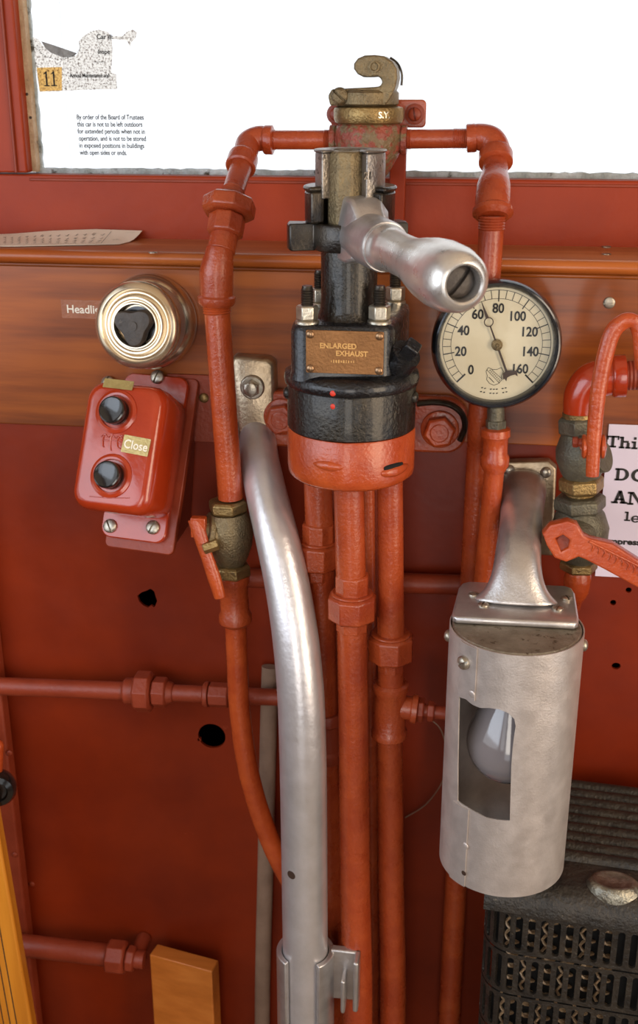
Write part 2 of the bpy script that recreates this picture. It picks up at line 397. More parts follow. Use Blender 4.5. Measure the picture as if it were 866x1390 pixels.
# weathered bead and putty
def wavy_strip(a, b, w, th, n, amp, nrm, side):
    """uneven strip from a to b, inner edge ragged"""
    m_ = MB(); a, b = V(a), V(b); side = V(side); nrm = V(nrm); rows = []
    for i in range(n+1):
        t = i/n; p = a.lerp(b, t); j = amp*(random.random()-.3)
        rows.append([m_.bm.verts.new(q) for q in (p, p+side*(w+j), p+side*(w+j)+nrm*th, p+nrm*th)])
    for r0, r1 in zip(rows, rows[1:]):
        for k in range(4): m_.bm.faces.new([r0[k], r0[(k+1) % 4], r1[(k+1) % 4], r1[k]])
    m_.bm.faces.new(rows[0]); m_.bm.faces.new(rows[-1]); return m_
wavy_strip((xs_, YS+.012, zb), (xs_, YS+.012, zt), .0052, .012, 60, .001, (0,1,0), (1,0,0)).build('wood_bead', 'putty_tan', win)
wavy_strip((xs_+.005, YG-.006, zb), (xs_+.005, YG-.006, zt), .0025, .005, 120, .0016, (0,1,0), (1,0,0)).build('putty', 'putty', win)
wavy_strip((xs_, YG-.008, zb-.002), (XR-.1, YG-.008, zb-.002), .0055, .008, 240, .0016, (0,1,0), (0,0,1)).build('putty', 'putty', win)
mb = MB(); mb.box(((xs_+XR)/2-.05, YS+.002, zb-.0075), (XR-xs_-.1, .006, .004)); mb.build('rail_bead', 'red_dull', win, bevel=.0015)
mb = MB()
for x, z in ((P(31,128,YS).x, P(31,128,YS).z), (P(36,160,YS).x, P(36,160,YS).z)): mb.dome(wallframe((x, YS+.012, z)), .0016, .0012)
mb.build('nail', 'ink_brown', win)
mb = MB(); mb.box(((xs_+XR)/2, YG, (zb+zt)/2), (XR-xs_-.08, .003, zt-zb)); mb.build('glass_pane', 'glass', win, flat=True)

# rest of the vestibule
mb = MB(); mb.box(((XL+XR)/2, (YB+.16)/2, -.02), (XR-XL+.1, .16-YB+.1, .04)); tag(mb.build('floor', 'floor', flat=True), kind='structure')
mb = MB(); mb.box(((XL+XR)/2, (YB+.16)/2, ZC+.02), (XR-XL+.1, .2-YB, .04)); tag(mb.build('ceiling', 'shell', flat=True), kind='structure')
def wall_with_opening(name, x, y0, y1, a0, a1, z0, z1):
    mb = MB()
    for (ya, yb, za, zb_) in ((y0, y1, 0, z0), (y0, y1, z1, ZC), (y0, a0, z0, z1), (a1, y1, z0, z1)):
        if yb-ya > .001 and zb_-za > .001: mb.box((x, (ya+yb)/2, (za+zb_)/2), (.04, yb-ya, zb_-za))
    return tag(mb.build(name, 'shell_red', flat=True), kind='structure')
wall_with_opening('wall_left', XL-.02, YB, .17, -2.2, -.25, .95, 2.15)
wall_with_opening('wall_right', XR+.02, YB, .17, -2.1, -.30, .45, 2.15)
mb = MB()
for (xa, xb, za, zb_) in ((XL, -.35, 0, 1.0), (XL, -.35, 2.0, ZC), (XL, XL+.12, 1.0, 2.0), (-.47, -.35, 1.0, 2.0), (-.35, .45, 2.1, ZC), (.45, XR, 0, 1.0), (.45, XR, 2.0, ZC), (.45, .57, 1, 2), (XR-.12, XR, 1, 2)):
    mb.box(((xa+xb)/2, YB, (za+zb_)/2), (xb-xa, .04, zb_-za))
tag(mb.build('wall_back', 'shell_red', flat=True), kind='structure')

# corner post at the lower left
pc = P(27, 1175, -.02)
zp1 = P(0, 985, -.02).z
mb = MB(); mb.box((pc.x-.06, -.010, z_wood_bot/2), (.12, .020, z_wood_bot)); 
post = tag(mb.build('trim_4', 'red_dull', bevel=.003), kind='structure')
mb = MB()
for px, py, rr in ((13, 1022, 4), (20, 1160, 3.5), (43, 1200, 4)):
    Yp = -.021 if px < 30 else .002
    p = P(px, py, Yp); mb.dome(wallframe(p), rr*mpp(p), .002)
o = mb.build('trim_5', 'red_dull'); tag(o, kind='structure')

# ------------------------------------------------------------------ things
# ---- sticker and notice on the glass
YD = YG-.0022
def px2(pts, Y): return [(P(x, y, Y).x, P(x, y, Y).z) for x, y in pts]
st = [(43,50),(52,53),(58,62),(70,68),(84,70),(96,78),(104,75),(108,66),(107,56),(114,48),(124,42),(134,40),(146,43),(152,49),(166,49),(172,43),(180,40),(186,44),(184,52),(178,58),(177,64),(172,55),(152,53),(153,70),(151,98),(158,101),(159,121),(120,122),(54,125),(49,95)]
sroot = thing('window_sticker', 'torn flaking sticker numbered 11 at the top left of the window glass', 'sticker', P(105, 125, YD))
mb = MB(); mb.take(plate(px2(st, YD), [], .0004), Matrix.Translation((0, YD, 0)) @ XZ); mb.build('film', 'sticker', sroot, flat=True)
YD2 = YD-.0005
mb = MB(); mb.take(plate(px2([(50,92),(84,91),(84,123),(54,124)], YD2), [], .0003), Matrix.Translation((0, YD2, 0)) @ XZ); mb.build('number_panel', 'sticker_gold', sroot, flat=True)
mb = MB(); mb.take(plate(px2([(56,56),(72,61),(104,72),(100,77),(86,78),(70,72),(62,66)], YD2), [], .0003), Matrix.Translation((0, YD2, 0)) @ XZ); mb.build('torn_fold', 'grey_foil', sroot, flat=True)
YD3 = YD-.001
def put_text(mb, body, px, py, hpx, Y, **k):
    p = P(px, py, Y); sz = hpx*mpp(p); me = text(body, sz, **k); mb.take(me, wallframe(p)); return mb
mb = MB()
for bx in (60, 70):
    p = P(bx, 117, YD3); u = mpp(p); m_ = wallframe(p)
    mb.prism([(0,0),(8*u,0),(8*u,1.2*u),(5.2*u,1.6*u),(5.2*u,19*u),(4.2*u,19*u),(0.6*u,16*u),(.8*u,15*u),(3*u,16*u),(3*u,1.6*u),(0,1.2*u)], 0, .0003, m_)
put_text(mb, 'Car #:', 131, 53, 9, YD3, bold=.0001); put_text(mb, 'Inspe', 133, 73, 8, YD3, bold=.0001)
put_text(mb, 'Annual Maintenance and', 95, 105, 7.2, YD3, bold=.00012, xs=.78)
p = P(135, 84, YD3); mb.box(p+V((0,0,0)), (.013, .0003, .0004))
# ring outline of the torn seal
for k in range(26):
    a = PI+PI*k/25; x = 80+31*math.cos(a)*.93; y = 62-20*math.sin(a)*.9
    p = P(x, y, YD3); mb.box(p, (.0015, .0003, .0005))
mb.build('lettering', 'decal_ink', sroot, flat=True)
mb = MB()
for i, (ln, px, ext) in enumerate((('By order of the Board of Trustees', 104, 94), ('this car is not to be left outdoors', 105, 91), ('for extended periods when not in', 105.5, 94), ('operation, and is not to be stored', 107, 94), ('in exposed positions in buildings', 107.5, 91), ('with open sides or ends.', 108.5, 66))):
    py = 162+i*9.6; p = P(px, py, YD); me = text(ln, 9.0*mpp(p), bold=.00013)
    w = max(v.co.x for v in me.vertices); me.transform(Matrix.Diagonal((ext*mpp(p)/w, 1, 1, 1))); mb.take(me, wallframe(p))
tag(mb.build('window_notice', 'decal_ink', flat=True), 'six lines of small black lettering on the window glass, trustees order', 'notice')

# ---- leaflet on the sill
def paper_on_sill():
    mb = MB(); rows = []
    # front edge and back edge (leaning up on the rail), pixel rows
    fr = [(-25,334),(20,334),(70,333),(120,332),(163,331)]; bk = [(-25,319),(20,317),(70,313),(130,311),(193,313)]
    for (fx, fy), (bx, by) in zip(fr, bk):
        a = Pz(fx, fy, zl+.0012); b = P(bx, by, YS-.004); row = []
        for k in range(6):
            t = k/5; q = a.lerp(b, t); q.z -= .004*math.sin(PI*t); q.z = max(q.z, zl+.0010); row.append(q)
        rows.append(row)
    top = [[mb.bm.verts.new(q) for q in r] for r in rows]; bot = [[mb.bm.verts.new(q-V((0,0,.0004))) for q in r] for r in rows]
    for g in (top, bot):
        for r0, r1 in zip(g, g[1:]):
            for k in range(5): mb.bm.faces.new([r0[k], r1[k], r1[k+1], r0[k+1]])
    nr = len(top)
    for g0, g1 in ((top[0], bot[0]), (top[-1], bot[-1]), ([r[0] for r in top], [r[0] for r in bot]), ([r[-1] for r in top], [r[-1] for r in bot])):
        for k in range(len(g0)-1): mb.bm.faces.new([g0[k], g0[k+1], g1[k+1], g1[k]])
    root = thing('leaflet', 'creased buff printed sheet lying on the sill below the window sticker', 'paper', Pz(80, 332, zl))
    mb.build('sheet', 'paper', root)
    mb = MB()
    def on(u, v, lift=.0006):
        i = min(int(u*4), 3); f = u*4-i; k = min(int(v*5), 4); g = v*5-k
        a = rows[i][k].lerp(rows[i+1][k], f); b = rows[i][k+1].lerp(rows[i+1][k+1], f); return a.lerp(b, g)+V((0,0,lift))
    def stroke(u0, v0, u1, v1, w=.0004):
        a, b = on(u0, v0), on(u1, v1); d = (b-a).normalized(); s_ = d.cross(UP)*w
        mb.add([a-s_, b-s_, b+s_, a+s_], [(0,1,2,3)])
    for r_ in range(4):
        for c in range(15):
            u = .06+c*.052; v = .25+r_*.17
            stroke(u, v, u+.014, v+random.uniform(-.05, .08)); stroke(u+.01, v-.03, u+.022, v+.05)
    stroke(.84, .1, .84, .9, .0003); stroke(.1, .12, .84, .12, .0003); stroke(.03, .9, .97, .9, .0003); stroke(.88, .5, .92, .55, .0006)
    mb.build('print', 'ink', root, flat=True)
paper_on_sill()

# ---- label tape "Headlight"
def tape(name, label, pxc, pyc, wpx, hpx, m, mat, body, hsz, xs=1, cat='label', tilt=0, th=.0004):
    u = mpp(m.translation); root = thing(name, label, cat, m.translation)
    mm = m @ Matrix.Rotation(tilt, 4, 'Z')
    mb = MB(); mb.prism(rrect(wpx*u, hpx*u, .0006, 2), 0, th, mm); mb.build('tape', mat, root, flat=True)
    if body:
        me = text(body, hsz*u, th=.00015, bold=.00018, align='CENTER', xs=xs)
        mb = MB(); mb.take(me, mm @ Matrix.Translation((0, -hsz*u*.33, th+.0002))); mb.build('lettering', 'tape_letter', root, flat=True)
    return root
tape('name_label', 'brown adhesive label reading Headlight beside the round metal switch', 118, 420, 74, 25, wallframe(P(119, 420, -.0022)), 'brown_tape', 'Headlight', 15.5)

# ---- rotary headlight switch
B = P(206, 436, -.002); Fp = P(183, 442, -.062); n = (Fp-B); L = n.length
root = thing('rotary_switch', 'round nickel-plated rotary switch with dark turning knob', 'switch', B)
m = frame(B, n, (1,0,0)); u = mpp(B); uf = mpp(Fp)
Rb = 64*u
mb = MB(); mb.lathe([(Rb*.96, 0), (Rb, .003), (Rb, .008), (Rb*.99, .013), (Rb*.94, .019), (Rb*.86, .023), (Rb*.83, .024)], m, 80); mb.build('base_ring', 'nickel', root)
Rf = 60*uf
mb = MB(); mb.lathe([(Rb*.86, .022), (Rb*.84, .034), (Rf*.94, L-.018), (Rf*.96, L-.014)], m, 80); mb.build('housing', 'alu_tube', root)
k = uf
prof = [(Rf*.96, L-.015), (Rf*1.0, L-.013), (Rf*1.0, L-.009), (Rf*.97, L-.006), (Rf*.90, L-.003), (Rf*.83, L-.002), (Rf*.78, L-.0035), (Rf*.75, L-.006), (Rf*.72, L-.006), (Rf*.69, L-.003), (Rf*.64, L), (Rf*.60, L), (Rf*.57, L-.002), (Rf*.545, L-.002), (Rf*.52, L+.001), (Rf*.49, L+.001), (Rf*.465, L-.002), (Rf*.455, L-.006), (Rf*.45, L-.012), (0, L-.012)]
mb = MB(); mb.lathe(prof, m, 80, caps=False); mb.build('face_cap', 'nickel', root)
mb = MB(); mb.rod(m @ V((0,0,L-.0118)), m @ V((0,0,L-.010)), Rf*.42); mb.build('recess', 'rubber', root)
poly = []
for i in range(60):
    a = 2*PI*i/60; r_ = Rf*.38*(1+.20*math.cos(3*(a-.6))); poly.append((r_*math.cos(a), r_*math.sin(a)))
sm = lambda f: [(x*f, y*f) for x, y in poly]
mb = MB(); mb.layers([(sm(.9), L-.010), (sm(1.05), L-.006), (sm(1.05), L+.004), (sm(.95), L+.008), (sm(.6), L+.009), (sm(.25), L+.0085)], m)
mb.lathe([(Rf*.11, L+.0085), (Rf*.11, L+.0098), (Rf*.04, L+.0100), (0, L+.0095)], m, 24); mb.build('knob', 'knob_dark', root)

# ---- push-button station
B = P(200, 622, -.040); Fp = P(158, 606, -.112)
n = (Fp-B).normalized(); D = (Fp-B).length
root = thing('push_button_station', 'glossy red push-button box with two black buttons below the rotary switch', 'switch box', B)
upv = V((math.sin(R(1)), 0, math.cos(R(1))))
m = wallframe(B, upv, n); u = mpp(B)
W, H = 118*u*.98, 196*u/math.cos(R(4))
bw, bh = 118*mpp(Fp), 178*mpp(Fp)
# ears / base flange
mb = MB(); mb.layers([(rrect(94*u, 226*u, 14*u), .002), (rrect(94*u, 226*u, 14*u), .007), (rrect(91*u, 223*u, 13*u), .0085)], m); mb.build('base_flange', 'red_gloss', root)
def body_layers(zs):
    return [(rrect(bw*f, bh*g, min(r_, bw*f*.45)), z) for f, g, r_, z in zs]
mb = MB(); mb.layers(body_layers([(.90,.93,.014,.008), (.94,.955,.016,.012), (1,1,.018,D*.6), (1,1,.018,D-.014), (.985,.99,.018,D-.009), (.94,.96,.018,D-.004), (.86,.91,.016,D-.001), (.78,.86,.014,D)]), m)
mb.build('body', 'red_gloss', root, ang=60)
ub = mpp(Fp)
def on_face(px, py): # point of the front face seen at px, py
    d = ray(px, py); nn = n; t = ((B+n*D)-CAM).dot(nn)/d.dot(nn); return CAM+d*t
for (px, py) in ((152, 556), (145, 643)):
    c = on_face(px+6, py+3); mm = wallframe(c, upv, n)
    mb = MB(); mb.lathe([(31*ub, -.001), (30*ub, .0015), (26*ub, .003), (23*ub, .0025), (22*ub, -.0005)], mm, 48); mb.build('button_collar', 'red_gloss', root)
    mb = MB(); mb.lathe([(19*ub, -.001), (19*ub, .011), (18.3*ub, .0125), (16.5*ub, .0132), (13*ub, .0122), (6*ub, .0115), (0, .0113)], mm, 48); mb.build('push_button', 'rubber', root)
mb = MB()
for px, py in ((147, 520), (214, 512), (150, 714), (208, 716)):
    d = ray(px, py); t = ((B+n*.0085)-CAM).dot(n)/d.dot(n); c = CAM+d*t
    mb = MB(); mb.slot_screw(wallframe(c, upv, n), 9.5*u, .005, random.uniform(-.6, .6)); mb.build('screw', 'screw', root)
# raised monogram
mb = MB(); c = on_face(151, 599); mm = wallframe(c, upv, n)
for i, dx in enumerate((-11, 0, 11)):
    mb.tube([mm @ V(((dx+sx)*ub, y*ub, .0006)) for sx, y in ((2 if i < 2 else 5, 13-4*abs(i-1)), (-1, 6), (0, -6), (2 if i < 2 else 6, -13+4*abs(i-1)))], .0006, seg=8, res=5)
    mb.tube([mm @ V(((dx+x)*ub, y*ub, .0006)) for x, y in ((-5, 5), (0, 9), (5, 5))], .0005, seg=8, res=5)
mb.tube([mm @ V((x*ub, y*ub, .0004)) for x, y in ((-14, 0), (0, 1), (14, 0))], .0005, seg=8, res=5)
mb.tube([on_face(x, y)+n*.0003 for x, y in ((122, 674), (150, 676), (176, 676))], .0006, seg=8, res=5)
mb.build('embossed_monogram', 'red_gloss', root)
# sloping bracket behind with a tab screwed to the wall
mb = MB(); mb.layers([(rrect(100*u, 240*u, 8*u, cx=8*u, cy=-6*u), -.006), (rrect(100*u, 240*u, 8*u, cx=8*u, cy=-6*u), .002)], m)
# tab on wall
t0 = P(262, 508, -.003); t1 = P(292, 600, -.003)
mb.box(((t0.x+t1.x)/2-.014, -.004, (t0.z+t1.z)/2), (t1.x-t0.x+.03, .004, t0.z-t1.z))
# side gusset
pA = m @ V((54*u, 110*u, -.004)); pB = m @ V((54*u, -118*u, -.004))
mb.add([pA, pB, V((pB.x, -.002, pB.z)), V((pA.x, -.002, pA.z)), pA-V((.004,0,0)), pB-V((.004,0,0)), V((pB.x-.004, -.002, pB.z)), V((pA.x-.004, -.002, pA.z))], [(0,1,2,3), (4,7,6,5), (0,4,5,1), (1,5,6,2), (2,6,7,3), (3,7,4,0)])
mb.build('bracket', 'red_dull', root, bevel=.001)
mb = MB(); mb.dome(wallframe(P(277, 540, -.006)), .0055, .004); mb.build('screw', 'brass', root)
# labels stuck on the box
c = on_face(185, 605); mm = wallframe(c+n*.0006, upv, n)
tape('name_label', 'gold adhesive label reading Close between the two black push buttons', 0, 0, 40, 24, mm, 'gold_tape', 'Close', 17, .9, tilt=R(-4), th=.0005)
c = on_face(161, 520); mm = wallframe(c+n*.0004-UP*.0015, upv+V((0,.0,0)), (n+UP*.25).normalized())
tape('name_label', 'blank gold adhesive label along the top edge of the push-button box', 0, 0, 44, 13, mm, 'gold_tape', None, 10, tilt=R(-1), th=.0006)

# ---- generic pipe work
def thread(mb, p0, p1, r, n=6):
    pr = [(r*.97, 0)]
    for i in range(n):
        t = (i+.5)/n; pr += [(r*1.04, t), (r*.97, (i+1)/n)]
    mb.along(p0, p1, pr, 36)
def bead_collar(mb, p0, p1, r, edge=1.12):
    mb.along(p0, p1, [(r*.98, 0), (r*edge, .08), (r*edge, .8), (r*1.06, .95), (r, 1)], 40)

TEE = P(500, 195, YS-.042)
# left air pipe
root = thing('air_pipe', 'red pipe running down left of the brake valve from the hose coupling', 'pipe', P(312, 676, -.075))
a0 = P(452, 190, YS-.042); a1 = P(366, 190, YS-.042); u = mpp(a1); rp = 12.5*u
mb = MB(); mb.rod(a0, a1, rp); thread(mb, P(374, 190, YS-.042), P(366, 190, YS-.042), rp*1.03, 4); thread(mb, P(450, 190, YS-.042), P(440, 190, YS-.042), rp*1.03, 5); mb.build('horizontal_pipe', 'red_pipe', root)
e0 = P(366, 190, YS-.042); e1 = P(344, 190, YS-.046); e2 = P(334, 205, YS-.06); e3 = P(329, 222, YS-.078)
mb = MB(); mb.tube([e0, P(352, 188, YS-.042), P(338, 194, YS-.048), e2, e3], [16.5*u]*5, seg=36)
bead_collar(mb, P(371, 190, YS-.042), P(358, 190, YS-.042), 17*u, 1.12); bead_collar(mb, P(326, 228, YS-.082), P(331, 212, YS-.068), 18.5*u, 1.1); mb.build('elbow', 'red_pipe', root)
U0 = P(312, 275, -.045); U1 = P(305, 318, -.062)
mb = MB(); mb.rod(e3, U0, 14.5*u); thread(mb, e3.lerp(U0, .75), U0, 15.5*u, 5); mb.build('pipe', 'red_pipe', root)
d = (U1-U0).normalized()
mb = MB(); mb.hexnut(U0-d*.004, U0.lerp(U1, .42), 35*u, 8); mb.lathe([(20*u, 0), (20*u, .006)], frame(U0-d*.008, d), 8)
mb.build('union_nut', 'red_pipe', root, bevel=.0012)
mb = MB(); mb.hexnut(U0.lerp(U1, .40), U0.lerp(U1, 1.05), 24*u, 8); mb.rod(U1, P(300, 342, -.072), 18*u); mb.build('union_tail', 'red_pipe', root, bevel=.001)
G0 = P(299, 336, -.072); G1 = P(294, 412, -.075); G2 = P(313, 676, -.075)
mb = MB(); mb.tube([G0, P(297, 350, -.074), P(294, 370, -.075), P(294, 395, -.075), P(294, 412, -.075)], [17*u, 19*u, 22*u, 21.5*u, 21*u], seg=40)
mb.along(P(294, 400, -.075), P(294, 414, -.075), [(21*u, 0), (24.5*u, .2), (24.5*u, .7), (22*u, 1)]); mb.build('reducer', 'red_pipe', root)
mb = MB(); mb.rod(G1, G2, 17.2*u, 17*mpp(G2)); thread(mb, G1, P(295, 425, -.075), 18*u, 4); mb.build('pipe', 'red_bright', root)

# left cock (brass)
root = thing('shutoff_valve', 'aged brass cock with red lever on the pipe left of the curved grab rail', 'valve', P(316, 775, -.075))
Yc = -.075; u = mpp(P(312, 720, Yc))
def zc(py, px=312, Y=Yc): return P(px, py, Y)
mb = MB(); mb.hexnut(zc(695, 310), zc(678, 309), 27*u, 6, rot=.9); mb.build('top_nut', 'brass', root, bevel=.0008)
mb = MB(); mb.along(zc(766, 315), zc(695, 310), [(17*u, 0), (22*u, .12), (29*u, .35), (32*u, .6), (30*u, .85), (25*u, 1)], 48)
ca = P(312, 728, Yc); cb = P(272, 722, Yc-.012)
mb.along(ca, cb, [(25*u, 0), (25*u, .62), (28*u, .66), (28*u, .8), (22*u, .84), (20*u, 1)], 40)
mb.build('body', 'bronze', root)
mb = MB(); mb.hexnut(zc(782, 316), zc(765, 315), 26*u, 6, rot=.9); mb.build('bottom_nut', 'brass', root, bevel=.0008)
mb = MB(); mb.hexnut(P(296, 738, Yc-.03), P(276, 745, Yc-.034), 8*u, 6); mb.build('pin', 'brass', root)
mb = MB()
lv = [P(264, 704, Yc-.024), P(272, 728, Yc-.028), P(281, 756, Yc-.032), P(291, 785, Yc-.035), P(299, 812, Yc-.036)]
mb.tube(lv, [10*u, 9.5*u, 8.5*u, 9.5*u, 8*u], seg=16, flat=(1.0, .62)); 
mb.box(P(270, 715, Yc-.024), (.016, .010, .022)); mb.build('lever', 'red_bright', root, bevel=.001)

# pipe below the cock, bending behind the rail
root = thing('air_pipe', 'red pipe with long bend below the brass cock, passing behind the grab rail', 'pipe', P(378, 1175, -.06))
mb = MB(); mb.along(P(316, 778, Yc), P(320, 848, Yc), [(18*u, 0), (23*u, .05), (23*u, .16), (20*u, .22), (20*u, .72), (23*u, .80), (23*u, .92), (17*u, 1)]); mb.build('reducer', 'red_pipe', root)
mb = MB(); mb.tube([P(320, 845, Yc), P(322, 900, Yc), P(325, 960, Yc), P(334, 1030, Yc), P(350, 1095, Yc+.005), P(375, 1160, Yc+.012), P(410, 1225, -.05), P(440, 1290, -.03)], 14.3*mpp(P(325, 950, Yc)), seg=32); mb.build('pipe', 'red_bright', root)

# right air pipe
root = thing('air_pipe', 'red pipe running down behind the pressure gauge from the hose coupling', 'pipe', P(615, 1300, -.05))
b0 = P(548, 189, YS-.042); b1 = P(640, 188, YS-.042); u = mpp(b1); rp = 12.5*u
mb = MB(); mb.rod(b0, b1, rp); thread(mb, P(548, 189, YS-.042), P(558, 189, YS-.042), rp*1.03, 5); thread(mb, P(615, 188, YS-.042), P(636, 188, YS-.042), rp*1.03, 9); mb.build('horizontal_pipe', 'red_pipe', root)
mb = MB(); mb.tube([P(636, 188, YS-.042), P(650, 186, YS-.042), P(666, 191, YS-.044), P(673, 205, YS-.05), P(673, 222, YS-.06)], [16.5*u, 17.5*u, 19*u, 19.5*u, 19*u], seg=36)
bead_collar(mb, P(633, 188, YS-.042), P(647, 187, YS-.042), 17*u, 1.1); bead_collar(mb, P(673, 222, YS-.062), P(673, 206, YS-.05), 20*u, 1.14); mb.build('elbow', 'red_pipe', root)
mb = MB(); mb.tube([P(673, 216, YS-.055), P(672, 235, YS-.075), P(670, 255, -.022), P(669, 275, -.038), P(669, 292, -.046)], [16*u, 17*u, 22*u, 23*u, 22*u], seg=36)
mb.along(P(669, 282, -.042), P(669, 296, -.048), [(22*u, 0), (26*u, .25), (26*u, .6), (20*u, 1)]); mb.build('reducer', 'red_pipe', root)
q0 = P(668, 293, -.048); q1 = P(652, 560, -.05); q2 = P(645, 690, -.032); q3 = P(614, 1300, -.03); q4 = P(609, 1400, -.03)
mb = MB(); mb.tube([q0, q1, q2, q3, q4, V((q4.x, q4.y, 0))], [17*mpp(q0), 16*mpp(q1), 16*mpp(q1), 15*mpp(q3), 15*mpp(q3), 15*mpp(q3)], seg=36, res=6); thread(mb, q0, P(667, 312, -.048), 17.8*mpp(q0), 5); mb.build('pipe', 'red_pipe', root)

# ---- hose coupling on top (tee + hooked cap)
root = thing('hose_coupling', 'bronze air hose coupling with upright hook above the brake valve', 'coupling', TEE)
Yt = YS-.042; u = mpp(TEE)
m = frame(TEE, UP)
def ht(py, px=500): return P(px, py, Yt).z-TEE.z
mb = MB(); mb.lathe([(20*u, ht(245)), (30*u, ht(232)), (41*u, ht(212)), (45*u, ht(200)), (46*u, ht(182)), (44*u, ht(172)), (40*u, ht(168))], m, 56)
for s_ in (-1, 1): mb.along(TEE+V((s_*30*u, 0, ht(190))), TEE+V((s_*52*u, 0, ht(190))), [(17*u, 0), (17*u, .6), (19*u, .7), (19*u, 1)], 36)
mb.build('tee_body', 'red_old', root)
mb = MB(); mb.lathe([(38*u, ht(170)), (45*u, ht(166)), (47*u, ht(161)), (47.5*u, ht(150)), (46*u, ht(146)), (40*u, ht(144))], m, 64); mb.build('bronze_ring', 'brass', root)
me = text('S.Y.', 11*u, th=.0005, bold=.0002); mb = MB()
for v in me.vertices:
    a = -PI/2+(v.co.x/(47.5*u))+.36; zz = v.co.y+ht(159); rr = 47.5*u+v.co.z+.0002; v.co = TEE+V((rr*math.cos(a), rr*math.sin(a), zz))
mb.take(me); mb.build('raised_lettering', 'nut', root, flat=True)
# hook jaw: base band + hook (flat plate with thickness), turned a little
hk = [(452,143),(449,130),(454,121),(470,120),(492,119),(510,118),(518,117),(520,112),(519,107),(514,104),(506,105),(496,105),(488,101),(483,94),(483,87),(488,80),(497,76),(510,75.5),(522,77),(533,84),(539,94),(540,106),(538,118),(533,130),(528,138),(524,143)]
m_h = wallframe((TEE.x, Yt-22*u, TEE.z))
hkp = [((x-500)*u+(0), P(500, y, Yt).z-TEE.z) for x, y in hk]
mb = MB(); mb.prism([(x, y) for x, y in hkp], -.030, .010, m_h); jaw = mb.build('hook', 'bronze', root, bevel=.002, seg=3)
mb = MB(); mb.lathe([(40*u, ht(144)), (44*u, ht(141)), (44*u, ht(126)), (40*u, ht(122)), (20*u, ht(121))], frame(TEE+V((-4*u, 0, 0)), UP), 56); mb.build('jaw_band', 'bronze', root)
mb = MB(); mb.slot_screw(wallframe((P(461, 130, Yt-.03).x, Yt-22*u-.0095, P(461, 130, Yt).z)), 11*u, .007, PI/2-.7); mb.build('screw', 'bronze', root)
mb = MB(); mb.lathe([(7*u, 0), (7*u, .002), (5*u, .0025), (4*u, .001), (0, .001)], wallframe((P(508, 91, Yt-.03).x, Yt-22*u-.0105, P(508, 91, Yt).z)), 24); mb.build('pin', 'bronze', root)
mb = MB(); mb.tube([V((TEE.x+x*u, Yt+.012, P(500, y, Yt).z)) for x, y in ((26, 78), (36, 86), (42, 100), (42, 116))], .0012, seg=8); mb.build('spring', 'black_smooth', root)

# upright strap and plate that carry the coupling
root = thing('coupling_bracket', 'red flat bracket behind the hose coupling, bolted in front of the window', 'bracket', P(541, 325, YS-.004))
mb = MB(); x0, x1 = P(530, 200, YS-.006).x, P(552, 200, YS-.006).x
mb.box(((x0+x1)/2, YS-.008, (zl+P(540, 165, YS-.01).z)/2+.001), (x1-x0, .010, P(540, 165, YS-.01).z-zl-.002)); mb.build('strap', 'red_frame', root, bevel=.0015)
c = P(514, 154, YS-.014)
mb = MB(); mb.prism(rrect(130*u, 36*u, 6*u), 0, .006, wallframe(c+V((0,-.000,0)))); mb.build('plate', 'red_pipe', root, bevel=.0015)
for px in (563, 457):
    mb = MB(); c = P(px, 155, YS-.020); mb.lathe([(13.5*u, 0), (13.5*u, .0025), (11*u, .003)], wallframe(c), 32); mb.slot_screw(wallframe(c+V((0,-.003,0))), 9*u, .005, .2); mb.build('screw', 'red_dull', root)

# ---- motorman's brake valve
YV = -.130
AX = P(477, 540, YV).x
def vz(py): return P(477, py, YV).z
root = thing('brake_valve', 'black cast-iron brake valve with brass plate and red base, centre of the wall', 'valve', (AX, YV, vz(640)))
A0 = V((AX, YV, 0)); mv = Matrix.Translation(A0); u = mpp(P(477, 560, YV))
def lobed(r, amp, n=96, ph=0, k=4): return [(r*(1+amp*max(0, math.cos(k*(2*PI*i/n)+ph))**3)*math.cos(2*PI*i/n), r*(1+amp*max(0, math.cos(k*(2*PI*i/n)+ph))**3)*math.sin(2*PI*i/n)) for i in range(n)]
r0 = 87*u
mb = MB(); mb.layers([(lobed(r0*.90, .0), vz(642)), (lobed(r0*.97, .02), vz(637)), (lobed(r0*.985, .02), vz(628)), (lobed(r0*.985, .02), vz(579)), (lobed(r0*.97, .02), vz(577))], mv); mb.build('red_base', 'red_bright', root, ang=50)
mb = MB(); mb.layers([(lobed(r0*.95, 0), vz(577.5)), (lobed(r0*.99, .01), vz(575)), (lobed(r0*.99, .01), vz(521)), (lobed(r0*.98, .01), vz(519))], mv)
for ang in (-.15, PI+.15):
    p = V((AX+r0*.98*math.cos(ang), YV+r0*.98*math.sin(ang), vz(533))); mb.dome(frame(p, (math.cos(ang), math.sin(ang), 0)), .006, .005)
mb.build('middle_body', 'iron_sheen', root, ang=50)
mb = MB(); mb.layers([(lobed(r0*.985, 0), vz(519)), (lobed(r0*1.03, 0), vz(516.5)), (lobed(r0*1.045, 0), vz(510)), (lobed(r0*1.03, 0), vz(503)), (lobed(r0*.96, 0), vz(499)), (lobed(r0*.86, 0), vz(496))], mv); mb.build('flange', 'black_iron', root, ang=60)
def rim_pts(px0, px1, py, rr, n=6): 
    out = []
    for i in range(n+1):
        x = (px0+(px1-px0)*i/n-477)*u; out.append(V((AX+x, YV-math.sqrt(max(rr*rr-x*x, 0)), vz(py))))
    return out
mb = MB(); mb.tube(rim_pts(528, 550, 613, r0*.975), [.0018, .0028, .0032, .0032, .0032, .0028, .0018], seg=16); mb.build('recess_shade', 'dark', root)  # black bead on the rim stands in for the shade of a casting slot
